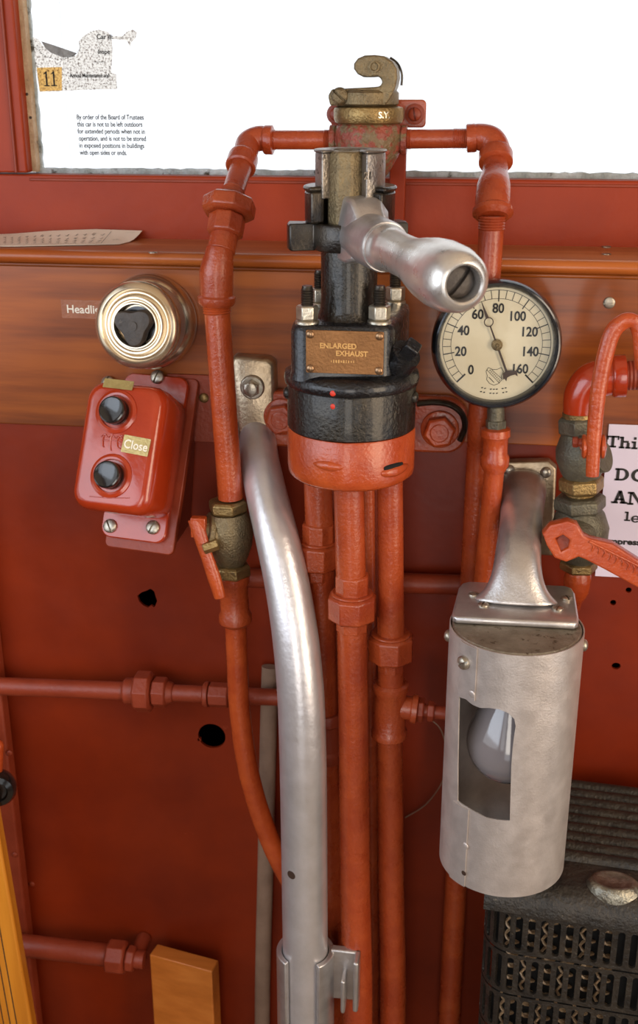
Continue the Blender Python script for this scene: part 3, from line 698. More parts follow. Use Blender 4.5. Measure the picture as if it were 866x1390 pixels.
mb = MB(); mb.tube(rim_pts(524, 556, 619, r0*.965), [.002, .0045, .0055, .006, .0055, .0045, .002], seg=16); mb.build('casting_lip', 'red_bright', root)
mb = MB(); mb.tube(rim_pts(436, 480, 608, r0*.970), [.001, .0035, .0045, .005, .0045, .0035, .001], seg=16); mb.build('casting_lip', 'red_bright', root)
# dark gaskets between the castings
mb = MB(); mb.rod(A0+UP*vz(578.5), A0+UP*vz(576.5), r0*.95); mb.rod(A0+UP*vz(520), A0+UP*vz(518), r0*.955); mb.build('gasket', 'dark', root)
# upper block: plan through the four studs
zt_ = vz(430)
studs = [Pz(417, 438, zt_), Pz(515, 438, zt_), Pz(434, 413, zt_), Pz(536, 411, zt_)]
def hull(pts, rr, n=10):
    """rounded hull around the stud positions"""
    c = sum((V((p.x, p.y, 0)) for p in pts), V())/len(pts); out = []
    N = 64
    for i in range(N):
        a = 2*PI*i/N; d = V((math.cos(a), math.sin(a), 0)); best = max((V((p.x, p.y, 0))-c).dot(d) for p in pts)
        out.append((a, best+rr, c))
    # support function -> points (envelope)
    res = []
    for i in range(N):
        a, h, c = out[i]; dh = (out[(i+1) % N][1]-out[i-1][1])/(2*2*PI/N)
        res.append((c.x+h*math.cos(a)-dh*math.sin(a), c.y+h*math.sin(a)+dh*math.cos(a)))
    return res
hu = lambda r_: hull(studs, r_)
mb = MB(); mb.layers([(hu(.0165), vz(503)), (hu(.0150), vz(492)), (hu(.0150), vz(440)), (hu(.0135), vz(433)), (hu(.0105), vz(430))]); mb.build('upper_body', 'black_iron', root, ang=60)
for s_ in studs:
    g = V((s_.x, s_.y, zt_))
    mb = MB(); mb.lathe([(15.5*u, -.001), (15.5*u, .002), (14*u, .0026)], frame(g, UP), 32)
    mb.hexnut(g+UP*.0026, g+UP*.0165, 14.5*u, 6, rot=.2); mb.build('nut', 'nut', root, bevel=.0007)
    mb = MB(); r_ = 8*u; pr = [(r_, .010)]
    for i in range(7): pr += [(r_*1.03, .0165+i*.0023), (r_*.9, .0176+i*.0023)]
    pr += [(r_*.8, .034)]; mb.lathe(pr, frame(g, UP), 28); mb.build('stud', 'black_smooth', root)
# brass plate on the front face
pf = P(468, 478, min(p.y for p in studs)-.0152)
m_p = wallframe(pf+V((0,-.0004,0)), n=(0.0,-1,0)); up_ = mpp(pf)
proot = MB(); proot.prism(rrect(106*up_, 59*up_, .0015), 0, .0014, m_p); pl = proot.build('name_plate', 'copper_plate', root, bevel=.0003)
for dx in (-1, 1):
    for dy in (-1, 1): mb = MB(); mb.dome(m_p @ Matrix.Translation((dx*47*up_, dy*23.5*up_, .0014)), 5.5*up_, .0022, 24); mb.build('rivet', 'rivet', pl)
mb = MB(); me = text('ENLARGED', 10*up_, th=.0004, bold=.0002); me.transform(Matrix.Translation((-34*up_, 5.5*up_, .0016))); mb.take(me, m_p.copy())
me = text('EXHAUST', 10*up_, th=.0004, bold=.0002); me.transform(Matrix.Translation((-12*up_, -4.5*up_, .0016))); mb.take(me, m_p.copy())
for i in range(10):
    x = (-18+i*3.4)*up_; mb.box((x, -12.5*up_, .0015), (.0008+.0006*random.random(), .003*(.5+.5*random.random()), .0005), m_p)
mb.build('lettering', 'plate_letter', pl, flat=True)
mb = MB()
p = V((AX-.011, 0, 0)); 
for py, yy in ((527-14, None), (545-14, None)):
    rr_ = r0*(1.045 if py < 520 else .995); x = AX-.010; y = YV-math.sqrt(rr_**2-.010**2); mb.dome(wallframe((x, y+.0006, vz(py-1))), .0028, .0012, 16)
mb.build('paint_dot', 'red_dot', root)
# side plug
c0 = P(540, 492, YV-.02); c1 = P(563, 468, YV-.035)
mb = MB(); d = (c1-c0).normalized(); mb.along(c0-d*.012, c0+d*.016, [(.017, 0), (.0165, .6), (.0145, 1)], 36); mb.build('plug_boss', 'black_iron', root)
mb = MB(); mb.hexnut(c0+d*.012, c0+d*.016+d*.014, .0098, 4, rot=.3); mb.build('square_plug', 'black_iron', root, bevel=.001)
# neck
mb = MB(); us = mpp(P(474, 380, YV)); SX = P(474, 380, YV).x
ms = Matrix.Translation((SX, YV, 0))
mb.lathe([(46*us, vz(431)), (42*us, vz(427)), (39*us, vz(418)), (38*us, vz(400)), (38.5*us, vz(345)), (37*us, vz(334))], ms, 56); mb.build('neck', 'iron_sheen', root)
# notched ring with lugs
def ring_poly(r, lugs, N=144, inner=False):
    out = []
    for i in range(N):
        a = 2*PI*i/N; rr_ = r
        for la, lr, lw in lugs:
            dd = abs((a-la+PI) % (2*PI)-PI)
            if dd < lw: rr_ = max(rr_, lr*min(1, (1.18-(dd/lw)**6*.2)))
        out.append((rr_*math.cos(a), rr_*math.sin(a)))
    return out
lugs = [(R(192), 84*us, R(13)), (R(18), 78*us, R(15)), (R(100), 74*us, R(14))]
lg2 = [(a, r_*.97, w) for a, r_, w in lugs]
mb = MB(); mb.layers([(ring_poly(49*us, lg2), vz(338)), (ring_poly(51*us, lugs), vz(335)), (ring_poly(51*us, lugs), vz(304)), (ring_poly(49*us, lg2), vz(301))], ms); mb.build('notched_ring', 'black_smooth', root, bevel=.0008, ang=40)
# open-fronted top shell: lower wide part and upper narrow part
def cshell(ro, ri, a_open0, a_open1, N=48):
    """C-shaped plan, open between the two angles (degrees, through the front)"""
    pts = []
    a0_, a1_ = R(a_open1), R(a_open0+360)
    for i in range(N+1):
        a = a0_+(a1_-a0_)*i/N; pts.append((ro*math.cos(a), ro*math.sin(a)))
    for i in range(N+1):
        a = a1_-(a1_-a0_)*i/N; pts.append((ri*math.cos(a), ri*math.sin(a)))
    return pts
mb = MB(); mb.prism(cshell(60*us, 40*us, 222, 318), vz(301), vz(258), ms); mb.prism(cshell(62*us, 34*us, 222, 322), vz(258), vz(251), ms); mb.build('lower_shell', 'black_smooth', root, bevel=.002, ang=40)
mb = MB(); mb.prism(cshell(46*us, 31*us, 226, 304), vz(268), vz(206), ms); mb.prism(cshell(48*us, 26*us, 229, 301), vz(206), vz(202), ms); mb.build('upper_shell', 'worn_iron', root, bevel=.0015, ang=40)
mb = MB(); me = text('21', 13*us, th=.0005, bold=.0002)
for v in me.vertices:
    a = R(-62)+v.co.x/(46*us); v.co = V((SX, YV, vz(240)))+V(((46*us+v.co.z+.0002)*math.cos(a), (46*us+v.co.z+.0002)*math.sin(a), v.co.y))
mb.take(me); mb.build('raised_lettering', 'black_smooth', root, flat=True)
mb = MB(); mb.lathe([(23*us, vz(335)), (25*us, vz(330)), (25*us, vz(302)), (26*us, vz(296)), (25*us, vz(210)), (23*us, vz(204)), (14*us, vz(203)), (12*us, vz(208)), (0, vz(208))], Matrix.Translation((SX-.002, YV-.009, 0)), 8, rot=.5); mb.build('spindle', 'bronze', root, bevel=.0015)
# rear mounting bracket
mb = MB(); 
zb_ = P(490, 572, -.02).z; xa, xb = P(376, 566, -.02).x, P(604, 578, -.02).x
mb.prism(rrect(xb-xa+.046, .062, .022, 8), 0, .014, wallframe(((xa+xb)/2, -.004, zb_-.002)))
mb.box((AX, -.045, zb_), (.075, .07, .045)); mb.build('mounting_bracket', 'red_pipe', root, bevel=.003)
for px, py, mt in ((597, 583, 'red_bright'), (383, 566, 'red_pipe')):
    c = P(px, py, -.020); mb = MB(); mb.lathe([(.0205, 0), (.0205, .003), (.018, .004)], wallframe(c+V((0,.002,0))), 40); mb.hexnut(c+V((0,-.002,0)), c+V((0,-.015,0)), .0175, 6, rot=.2); mb.lathe([(.0105, 0), (.0095, .0012), (0, .0012)], wallframe(c+V((0,-.0148,0))), 24)
    mb.build('bolt', mt, root, bevel=.001)
# black strap looping round the right end of the bracket
mb = MB(); mb.tube([P(x, y, -.022) for x, y in ((566, 548), (590, 546), (612, 550), (627, 562), (631, 580), (624, 598))], .004, seg=12, flat=(.8,1.2)); mb.build('strap', 'black_smooth', root)

# ---- brake handle
H0 = P(495, 322, YV-.030); H1 = P(630, 386, YV-.235)
root = thing('brake_lever', 'bright steel brake handle with bulbous grip sticking out of the valve', 'handle', H0)
Lh = (H1-H0).length; d = (H1-H0).normalized(); m = frame(H0, d, UP)
mb = MB(); mb.lathe([(.0225, -.004), (.0228, 0), (.0222, .25*Lh-.003), (.0210, .25*Lh)], m, 56)
# socket block rising over the spindle
mb.build('neck', 'alu', root)
mb = MB()
sb = H0-d*.003
sx = V((1,0,0))
m_s = wallframe(sb, UP, (d-UP*d.dot(UP)).normalized())
mb.layers([([(-.021,-.022),(.021,-.022),(.022,.006),(.020,.024),(.013,.036),(-.016,.036),(-.019,.020),(-.021,.006)], -.016), ([(-.021,-.022),(.021,-.022),(.022,.006),(.020,.022),(.012,.033),(-.015,.033),(-.019,.018),(-.021,.006)], .008), ([(-.017,-.018),(.017,-.018),(.018,.004),(.015,.012),(.009,.018),(-.011,.018),(-.015,.011),(-.018,.004)], .022)], m_s)
mb.build('socket', 'alu', root, bevel=.003, seg=3, ang=50)
pr = [(.0185, .25), (.0200, .26), (.0200, .275), (.0180, .285), (.0172, .34), (.0172, .50), (.0182, .57), (.0215, .65), (.0245, .74), (.0258, .82), (.0252, .90), (.0225, .965), (.0185, .995), (.0150, 1.0), (.0135, .995), (.0128, .93), (0, .93)]
mb = MB(); mb.lathe([(r_, t*Lh) for r_, t in pr], m, 64, caps=False); mb.build('grip', 'steel', root, ang=50)
mb = MB(); mb.slot_screw(frame(H0+d*.940*Lh, d, UP), .0125, .006, .9, w=.14, deep=.6); mb.build('end_screw', 'knob_dark', root)

# ---- pressure gauge
gc = P(675, 469, -.085); u = mpp(gc)
gn = (V((CAM.x+.25, CAM.y, gc.z+.22))-gc).normalized(); gn = (V((0.10,-1,.06))).normalized()
root = thing('pressure_gauge', 'round pressure gauge with cream dial and black rim, needle near 70', 'gauge', gc)
m = wallframe(gc, n=gn)
Rg = 88*u
mb = MB(); mb.lathe([(0, -.042), (Rg*.88, -.042), (Rg*.93, -.036), (Rg*.94, -.018), (Rg*1.0, -.016), (Rg*1.01, -.008), (Rg*.99, .0), (Rg*.955, .004), (Rg*.93, .0045), (Rg*.895, .002), (Rg*.88, -.002), (Rg*.87, -.007)], m, 96, caps=False)
mb.build('bezel', 'bezel', root)
mb = MB(); mb.lathe([(Rg*.885, -.008), (Rg*.885, -.0065), (0, -.0065)], m, 96, caps=False); dl = mb.build('dial', 'dial', root)
mb = MB()
zd = -.0062
def arc(r_, a0_, a1_, w, N=90):
    o_, i_ = [], []
    for k in range(N+1):
        a = R(a0_+(a1_-a0_)*k/N); o_.append(((r_+w)*math.cos(a), (r_+w)*math.sin(a))); i_.append(((r_-w)*math.cos(a), (r_-w)*math.sin(a)))
    for k in range(N):
        mb.add([m @ V((*q, zd)) for q in (o_[k], o_[k+1], i_[k+1], i_[k])], [(0,1,2,3)])
A_0, A_160 = 225, -45    # angle of 0 and of 160
arc(Rg*.835, A_160, A_0, .00025); arc(Rg*.705, A_160, A_0, .00022)
def seg2(r1, r2, a, w):
    c, s_ = math.cos(a), math.sin(a)
    mb.add([m @ V(q) for q in ((r1*c+w*s_, r1*s_-w*c, zd+.0001), (r2*c+w*s_, r2*s_-w*c, zd+.0001), (r2*c-w*s_, r2*s_+w*c, zd+.0001), (r1*c-w*s_, r1*s_+w*c, zd+.0001))], [(0,1,2,3)])
for i in range(33):
    a = R(A_0+(A_160-A_0)*i/32); maj = i % 4 == 0
    seg2(Rg*(.66 if maj else .705), Rg*(.84 if maj else .835), a, .0008 if i in (0, 32) else (.0005 if maj else .0003))
for i, nb in enumerate(('0', '20', '40', '60', '80', '100', '120', '140', '160')):
    a = R(A_0+(A_160-A_0)*i/8); r_ = Rg*(.56 if i not in (5, 6, 7, 8) else .53); 
    me = text(nb, Rg*.205, th=.0001, bold=.00032, align='CENTER', xs=.88)
    me.transform(Matrix.Translation((r_*math.cos(a)+(0 if i != 0 else .001), r_*math.sin(a)-Rg*.07, zd+.0002))); mb.take(me, m.copy())
    # slab serif feet on each number
# shield emblem (outline, diagonal band with small marks)
sh = [(-.10,.13),(-.03,.10),(.03,.10),(.10,.13),(.135,.07),(.11,0),(.12,-.06),(.07,-.12),(0,-.15),(-.07,-.12),(-.12,-.06),(-.11,0),(-.135,.07)]
sx0, sy0 = -.01*Rg, -.49*Rg
def line(x0_, y0_, x1_, y1_, w=.00022):
    a = V((x0_, y0_, zd+.0002)); b = V((x1_, y1_, zd+.0002)); dd = (b-a).normalized(); q = V((-dd.y, dd.x, 0))*w
    mb.add([m @ v_ for v_ in (a-q, b-q, b+q, a+q)], [(0,1,2,3)])
for (x0_, y0_), (x1_, y1_) in zip(sh, sh[1:]+sh[:1]): line(sx0+x0_*Rg, sy0+y0_*Rg, sx0+x1_*Rg, sy0+y1_*Rg)
line(sx0-.12*Rg, sy0+.09*Rg, sx0+.08*Rg, sy0-.11*Rg); line(sx0-.05*Rg, sy0+.10*Rg, sx0+.12*Rg, sy0-.05*Rg)
for k in range(8):
    x = sx0+(-.08+k*.022)*Rg; y = sy0+(.075-k*.022)*Rg; line(x, y, x+.018*Rg, y+.02*Rg, .0003)
for k in range(4): line(sx0-(.09-.02*k)*Rg, sy0-(.02+.02*k)*Rg, sx0-(.06-.02*k)*Rg, sy0-(.045+.02*k)*Rg, .0003)
for row in range(2):
    for k in range(9):
        a = R(-90+(k-4)*3.6); r_ = Rg*(.735+.065*row)-abs(k-4)*.0; 
        if k in (2, 6): continue
        x, y = r_*math.cos(a)+sx0, r_*math.sin(a)+.03*Rg; line(x-.014*Rg, y, x+.014*Rg, y+.006*Rg, .0005)
mb.build('dial_print', 'ink', dl, flat=True)
# needle
na = R(112); mb = MB()
c_, s_ = math.cos(na), math.sin(na)
def nd(t, w): return V((t*c_-w*s_, t*s_+w*c_, -.003))
def nquad(t0_, w0, t1_, w1):
    mb.layers([([(nd(t0_, w0).x, nd(t0_, w0).y), (nd(t1_, w1).x, nd(t1_, w1).y), (nd(t1_, -w1).x, nd(t1_, -w1).y), (nd(t0_, -w0).x, nd(t0_, -w0).y)], -.0032), ([(nd(t0_, w0).x, nd(t0_, w0).y), (nd(t1_, w1).x, nd(t1_, w1).y), (nd(t1_, -w1).x, nd(t1_, -w1).y), (nd(t0_, -w0).x, nd(t0_, -w0).y)], -.0026)], m)
nquad(0, .0009, Rg*.31, .0007); nquad(Rg*.45, .0016, Rg*.72, .0002); nquad(-Rg*.45, .0011, 0, .0010)
cr = nd(Rg*.38, 0)
ring_o = circ(cr.x, cr.y, Rg*.075, 28); ring_i = circ(cr.x, cr.y, Rg*.060, 28)
mb.take(plate(ring_o, [ring_i], .0006), m @ Matrix.Translation((0, 0, -.0029)))
# crescent tail
ct = nd(-Rg*.46, 0); cres = [(ct.x+x*Rg, ct.y+y*Rg) for x, y in ((-.06,-.02),(0,.03),(.06,.035),(.14,.03),(.15,.06),(.17,-.06),(.13,-.03),(.06,-.05),(.01,-.08),(0,-.14),(-.03,-.10),(-.05,-.11))]
mb.prism(cres, -.0032, -.0026, m); mb.build('needle', 'ink_brown', root)
mb = MB(); mb.lathe([(Rg*.085, -.0055), (Rg*.085, -.0015), (Rg*.06, -.0005), (Rg*.03, -.0005), (Rg*.02, .0002), (0, .0002)], m, 32); mb.build('needle_hub', 'bronze', root)
mb = MB(); mb.lathe([(Rg*.89, -.0008), (Rg*.89, .0004), (0, .0004), (0, -.0008)], m, 64, caps=False); mb.build('glass', 'glass', root)
Yg = -.075
mb = MB(); mb.rod(P(673, 545, Yg), P(673, 582, Yg), 12*u); mb.hexnut(P(673, 569, Yg), P(673, 583, Yg), 15*u, 6, rot=.3); mb.build('stem', 'gunmetal', root, bevel=.0005)

root = thing('gauge_pipe', 'short red pipe with coupling rising to the pressure gauge', 'pipe', P(655, 800, Yg))
mb = MB(); mb.along(P(673, 580, Yg), P(671, 640, Yg), [(15*u, 0), (20.5*u, .03), (21*u, .18), (18*u, .25), (17.5*u, .58), (20.5*u, .66), (20.5*u, .84), (15*u, 1)]); mb.build('coupling', 'red_bright', root)
mb = MB(); mb.tube([P(671, 636, Yg), P(665, 700, -.066), P(659, 760, -.060), P(650, 860, -.055), P(642, 960, -.035), P(638, 1030, -.005)], 14.5*u, seg=32); mb.build('pipe', 'red_bright', root)

# ---- curved aluminium grab rail
root = thing('grab_rail', 'thick polished aluminium grab rail bolted to the wall and curving down', 'grab rail', P(414, 1290, -.16))
c = P(346, 530, -.007); u = mpp(c)
mb = MB(); out_ = [(-29,46),(-24,50),(22,48),(30,42),(31,10),(30,-40),(29,-66),(24,-88),(-14,-88),(-20,-70),(-26,-40),(-30,10)]
mb.layers([([(x*u, y*u) for x, y in out_], -.007), ([(x*u, y*u) for x, y in out_], .006), ([(x*u*.93, y*u*.96) for x, y in out_], .011), ([(x*u*.80, y*u*.90) for x, y in out_], .0125)], wallframe(c)); mb.build('wall_plate', 'alu_plate', root, bevel=.002, ang=60)
cb_ = P(343, 525, -.020); mb = MB(); mb.lathe([(16.5*u, 0), (16.5*u, .003), (15*u, .0045)], wallframe(cb_), 36); mb.hexnut(cb_+V((0,-.003,0)), cb_+V((0,-.012,0)), 12*u, 6); mb.dome(wallframe(cb_+V((0,-.0118,0))), 9.5*u, .002); mb.build('bolt', 'screw', root, bevel=.0006)
path = [(350,578,.004,22),(350,596,-.016,25),(353,628,-.045,26.5),(362,672,-.078,28),(376,730,-.108,29.5),(390,795,-.128,30.5),(401,865,-.145,31.5),(408,940,-.156,32),(411,1020,-.160,32),(412.5,1110,-.160,31.5),(413.5,1200,-.160,31),(414.5,1300,-.160,30.5),(415.5,1420,-.160,29)]
mb = MB(); mb.tube([P(a, b, c_) for a, b, c_, _ in path], [w*mpp(P(a, b, c_)) for a, b, c_, w in path], seg=56, res=8); mb.build('tube', 'alu_tube', root)
pb = P(400, 1192, -.16); rt_ = 31*mpp(pb); q = pb+V((-.0, 0, 0)); 
mb = MB(); ax = P(413.5, 1192, -.16); dxy = V((pb.x-ax.x, -math.sqrt(max(rt_**2-(pb.x-ax.x)**2, 1e-6)), 0)).normalized(); mb.lathe([(.0052, 0), (.0048, .0004), (.0034, .0003), (0, .0002)], frame(V((ax.x, -.16, pb.z+.022))+dxy*rt_*.995, dxy), 28); mb.build('bolt_hole', 'ink_brown', root)

root = thing('rail_socket', 'cast aluminium foot clamp gripping the lower end of the grab rail', 'clamp', P(420, 1390, -.16))
ft = P(414.5, 1292, -.16); u = mpp(ft); rt_ = 31*u
mb = MB(); zz0, zz1 = P(414, 1400, -.16).z, ft.z
poly_ = cshell(rt_+.007, rt_+.0008, 235, 305, 40)
mb.prism(poly_, zz0, zz1+.004, Matrix.Translation((ft.x, ft.y, 0)))
mb.build('collar', 'alu', root, bevel=.0012)
mb = MB(); mb.box((ft.x+rt_+.020, ft.y+.004, zz1-.028), (.034, .010, .070)); mb.box((ft.x+rt_+.034, ft.y-.004, zz1-.028), (.006, .030, .070)); mb.box((ft.x+rt_+.020, ft.y-.010, zz1-.040), (.005, .026, .046)); mb.build('flange', 'alu', root, bevel=.002)

# ---- pipes under the brake valve
def union(mb_list, root, px0, py, r_big, r_small, Y, mat, hb=40, px1=None):
    u_ = mpp(P(px0, py, Y))
    mb = MB(); mb.hexnut(P(px0, py-44, Y), P(px0, py-10, Y), r_small*1.02*u_, 8); mb.build('union_tail', mat, root, bevel=.0008)
    mb = MB(); mb.hexnut(P(px0, py+18, Y), P(px0, py-16, Y), r_big*u_, 8, rot=.5); mb.lathe([(r_big*.86*u_, 0), (r_big*.80*u_, .0025)], frame(P(px0, py-16, Y), UP), 40); mb.build('union_nut', mat, root, bevel=.001)
    mb = MB(); mb.hexnut(P(px0, py+34, Y), P(px0, py+16, Y), r_small*.98*u_, 8); mb.build('union_end', mat, root, bevel=.0008)
zfl = P(480, 1400, -.13).z
def down_pipe(name, label, pts, rpx, mat, extras=None):
    root = thing(name, label, 'pipe', (P(*pts[-1]).x, P(*pts[-1]).y, 0), group='upright pipes under the brake valve')
    mb = MB(); Ps = [P(*p) for p in pts]; Ps.append(V((Ps[-1].x, Ps[-1].y, .0))); mb.tube(Ps, [rpx*mpp(p) for p in Ps], seg=36, res=4); mb.build('pipe', mat, root); return root
r1 = down_pipe('valve_pipe', 'thick red pipe under the middle of the brake valve, front of its cluster', [(473,640,-.140),(477,815,-.140),(480,1000,-.140),(482,1200,-.140),(485,1400,-.140)], 20.5, 'red_pipe')
union(None, r1, 478, 822, 34, 23, -.140, 'red_pipe')
r2 = down_pipe('valve_pipe', 'red pipe with union and side tee, rightmost of the cluster under the valve', [(529,635,-.128),(531,860,-.122),(529,1000,-.115),(531,1200,-.110),(533,1400,-.108)], 17.5, 'red_pipe')
union(None, r2, 530.5, 877, 32, 19, -.120, 'red_pipe')
Y2 = -.116; u = mpp(P(529, 960, Y2))
mb = MB(); mb.along(P(528, 1000, Y2), P(530, 925, Y2), [(21*u, 0), (24.5*u, .03), (24.5*u, .12), (22*u, .17), (22.5*u, .5), (22*u, .80), (24.5*u, .86), (24.5*u, .96), (21*u, 1)])
mb.along(P(534, 958, Y2), P(567, 963, Y2), [(17*u, 0), (16*u, .7), (20*u, .76), (20*u, .96), (17*u, 1)], 36); mb.build('tee', 'red_pipe', r2)
mb = MB(); mb.hexnut(P(566, 963, Y2), P(576, 964, Y2), 17*u, 6); mb.rod(P(574, 964, Y2), P(592, 967, Y2), 9*u); mb.hexnut(P(580, 965, Y2), P(590, 966, Y2), 14*u, 6); mb.rod(P(588, 966, Y2), P(640, 973, Y2), 9*u); mb.build('side_fitting', 'red_dull', r2, bevel=.0006)
r3 = down_pipe('valve_pipe', 'red pipe half hidden behind the grab rail, leftmost under the brake valve', [(431,630,-.095),(434,750,-.095),(438,900,-.092),(444,1100,-.090),(450,1400,-.088)], 19, 'red_pipe')
union(None, r3, 432, 752, 30, 22, -.095, 'red_pipe')
Y3 = -.092; u = mpp(P(442, 985, Y3))
mb = MB(); mb.along(P(445, 1030, Y3), P(443, 965, Y3), [(21*u, 0), (23*u, .06), (23*u, .2), (20*u, .25), (20*u, .75), (23*u, .8), (23*u, .94), (21*u, 1)]); mb.build('coupling', 'red_dull', r3)
r4 = down_pipe('thin_pipe', 'thin red tube between the two thick pipes under the brake valve', [(500,640,-.075),(501,780,-.075),(503,1000,-.072),(506,1400,-.07)], 8.5, 'red_pipe')
r5 = down_pipe('thin_pipe', 'dark red pipe close to the wall behind the middle valve pipe', [(453,650,-.045),(455,860,-.045),(457,1100,-.045),(460,1400,-.045)], 9, 'red_dull')
r6 = down_pipe('thin_pipe', 'shadowed red pipe close to the wall behind the rightmost valve pipe', [(514,650,-.040),(514,900,-.040),(514,1100,-.040),(515,1400,-.040)], 12, 'red_dull')

# horizontal pipes along the wall
root = thing('wall_pipe', 'horizontal red pipe with union crossing the lower left wall panel', 'pipe', P(205, 960, -.035))
Yw = -.035; u = mpp(P(205, 940, Yw))
mb = MB(); mb.rod(P(-40, 930, Yw), P(176, 938, Yw), 12.5*u); mb.rod(P(176, 938, Yw), P(460, 950, Yw), 11.5*u); mb.build('pipe', 'red_dull', root)
mb = MB(); mb.along(P(168, 937.5, Yw), P(186, 938, Yw), [(14*u, 0), (18*u, .2), (18*u, 1)]); mb.hexnut(P(184, 938, Yw), P(208, 939, Yw), 28*u, 8); mb.hexnut(P(208, 939, Yw), P(228, 940, Yw), 21*u, 8); mb.along(P(226, 940, Yw), P(236, 940.5, Yw), [(17*u, 0), (13*u, 1)], 32); mb.build('union_nut', 'red_dull', root, bevel=.0008)
mb = MB(); mb.along(P(276, 942, Yw), P(284, 942.5, Yw), [(14*u, 0), (17.5*u, .3), (17.5*u, 1)]); mb.hexnut(P(284, 942.5, Yw), P(312, 944, Yw), 17*u, 8); mb.build('coupling', 'red_dull', root, bevel=.0008)
root = thing('wall_pipe', 'dull red horizontal pipe behind the valve pipes, left of the lamp', 'pipe', P(590, 800, -.012))
mb = MB(); mb.rod(P(330, 784, -.016), P(720, 797, -.016), .0115); mb.build('pipe', 'red_dull', root)
root = thing('wall_pipe', 'dusty red pipe with union at the bottom left, low on the wall', 'pipe', P(100, 1300, -.04))
Yw = -.04; u = mpp(P(160, 1290, Yw))
mb = MB(); mb.rod(P(-20, 1277, Yw), P(150, 1297, Yw), 15*u); mb.rod(P(150, 1297, Yw), P(196, 1303, Yw), 12*u); mb.rod(P(196, 1303, Yw)+V((-.012,0,0)), P(196, 1303, Yw)+V((-.012,.04,0)), 10*u); mb.build('pipe', 'red_dull', root)
mb = MB(); mb.hexnut(P(146, 1297, Yw), P(172, 1300, Yw), 23*u, 8); mb.hexnut(P(172, 1300, Yw), P(184, 1302, Yw), 18*u, 8); mb.build('union_nut', 'red_dull', root, bevel=.001)

# conduit strip behind the rail
mb = MB(); a_ = P(367, 905, -.010); b_ = P(356, 1400, -.010)
mb.tube([a_, P(364, 1000, -.010), P(361, 1150, -.010), b_, V((b_.x, b_.y, 0))], 11*mpp(P(361, 1200, -.01)), seg=24, flat=(1, .6))
tag(mb.build('conduit', 'conduit'), 'grey-brown flattened conduit on the wall behind the curved grab rail', 'conduit')

# wood block bottom
bz = P(240, 1286, -.05)
mb = MB(); c0 = P(208, 1285, -.03); c1 = P(285, 1303, -.03)
m_w = Matrix.Translation((c0.x, -.03, 0)) @ Matrix.Rotation(R(-12), 4, 'Z'); mb.box((.045, .0, (c0.z-.004)/2), (.09, .022, c0.z-.004), m_w); tag(mb.build('wood_block', 'wood_block', bevel=.0015), 'orange wooden upright whose top end shows at the bottom edge, left of the conduit', 'board')
# yellow slat at the far left
root = thing('wooden_gate', 'yellow varnished wooden board with grooves at the bottom left corner', 'board', P(0, 1390, -.16))
q1 = P(-6, 1080, -.16); q2 = P(30, 1290, -.16); q3 = P(48, 1400, -.16)
ed = (q3-q1).normalized(); ncam = V((0,-1,0)); m_g = wallframe(q1, -ed, (.15,-1,0))
Lg = (q3-q1).length
mb = MB(); mb.box((-.035, -Lg/2-.21, 0), (.07, Lg+.48, .022), m_g); mb.build('board', 'wood_yellow', root, bevel=.003)
mb = MB()
for x in (-.018, -.026, -.034, -.042): mb.box((x, -Lg/2-.03, .0112), (.0012, Lg-.05, .0008), m_g)
mb.build('groove', 'ink_brown', root, bevel=.0003)
# black knob on red lever
root = thing('door_catch', 'black rubber knob under a red lever end at the left edge', 'knob', P(0, 1095, -.12))
c = P(-3, 1070, -.13); u = mpp(c)
mb = MB(); mb.lathe([(12*u, -.016), (22*u, -.012), (25*u, -.004), (25*u, .004), (21*u, .010), (14*u, .012), (12*u, .009), (7*u, .009), (0, .008)], frame(c, (.35,-1,.1)), 48); mb.build('knob', 'rubber', root)
mb = MB(); mb.rod(P(-6, 1050, -.125), P(-4, 1012, -.125), 9*u); mb.dome(frame(P(-4, 1013, -.125), UP), 9*u, .008); mb.rod(P(-6, 1025, -.125), P(-120, 1000, .0), 6*u); mb.build('lever', 'red_bright', root)

# ---- bracket lamp
YL = -.205
ct = P(696, 848, YL); cbm = P(685, 1163, YL); u = mpp(ct)
RL = 90.5*u; zt0, zb0 = ct.z, cbm.z
cx = (ct.x+cbm.x)/2
root = thing('bracket_lamp', 'aluminium lamp on cast bracket with cylindrical sheet shade and cut-out window', 'lamp', (cx, YL, zb0))
# shade: cylinder grid with a cut-out window (cells left out) and real thickness
mL = Matrix.Translation((cx, YL, 0))
def cyl_pt(px, py):
    """angle and height of the front cylinder wall seen at px, py"""
    d = ray(px, py); o_ = CAM-V((cx, YL, 0)); a = d.x**2+d.y**2; b = 2*(o_.x*d.x+o_.y*d.y); c_ = o_.x**2+o_.y**2-RL**2
    disc = b*b-4*a*c_; t = (-b-math.sqrt(max(disc, 0)))/(2*a); q = o_+d*t; return math.atan2(q.y, q.x), CAM.z+d.z*t
cut_px = [(623,946),(632,949),(642,957),(652,961),(664,961),(678,963),(690,968),(698,976),(700,986),(698,998),(696,1014),(694,1040),(693,1075),(692,1114),(676,1113),(660,1110),(648,1104),(634,1096),(621,1087),(621,1040),(622,990)]
cut = [cyl_pt(x, y) for x, y in cut_px]
Cc = (sum(a for a, z in cut)/len(cut), sum(z for a, z in cut)/len(cut))
a_c = Cc[0]
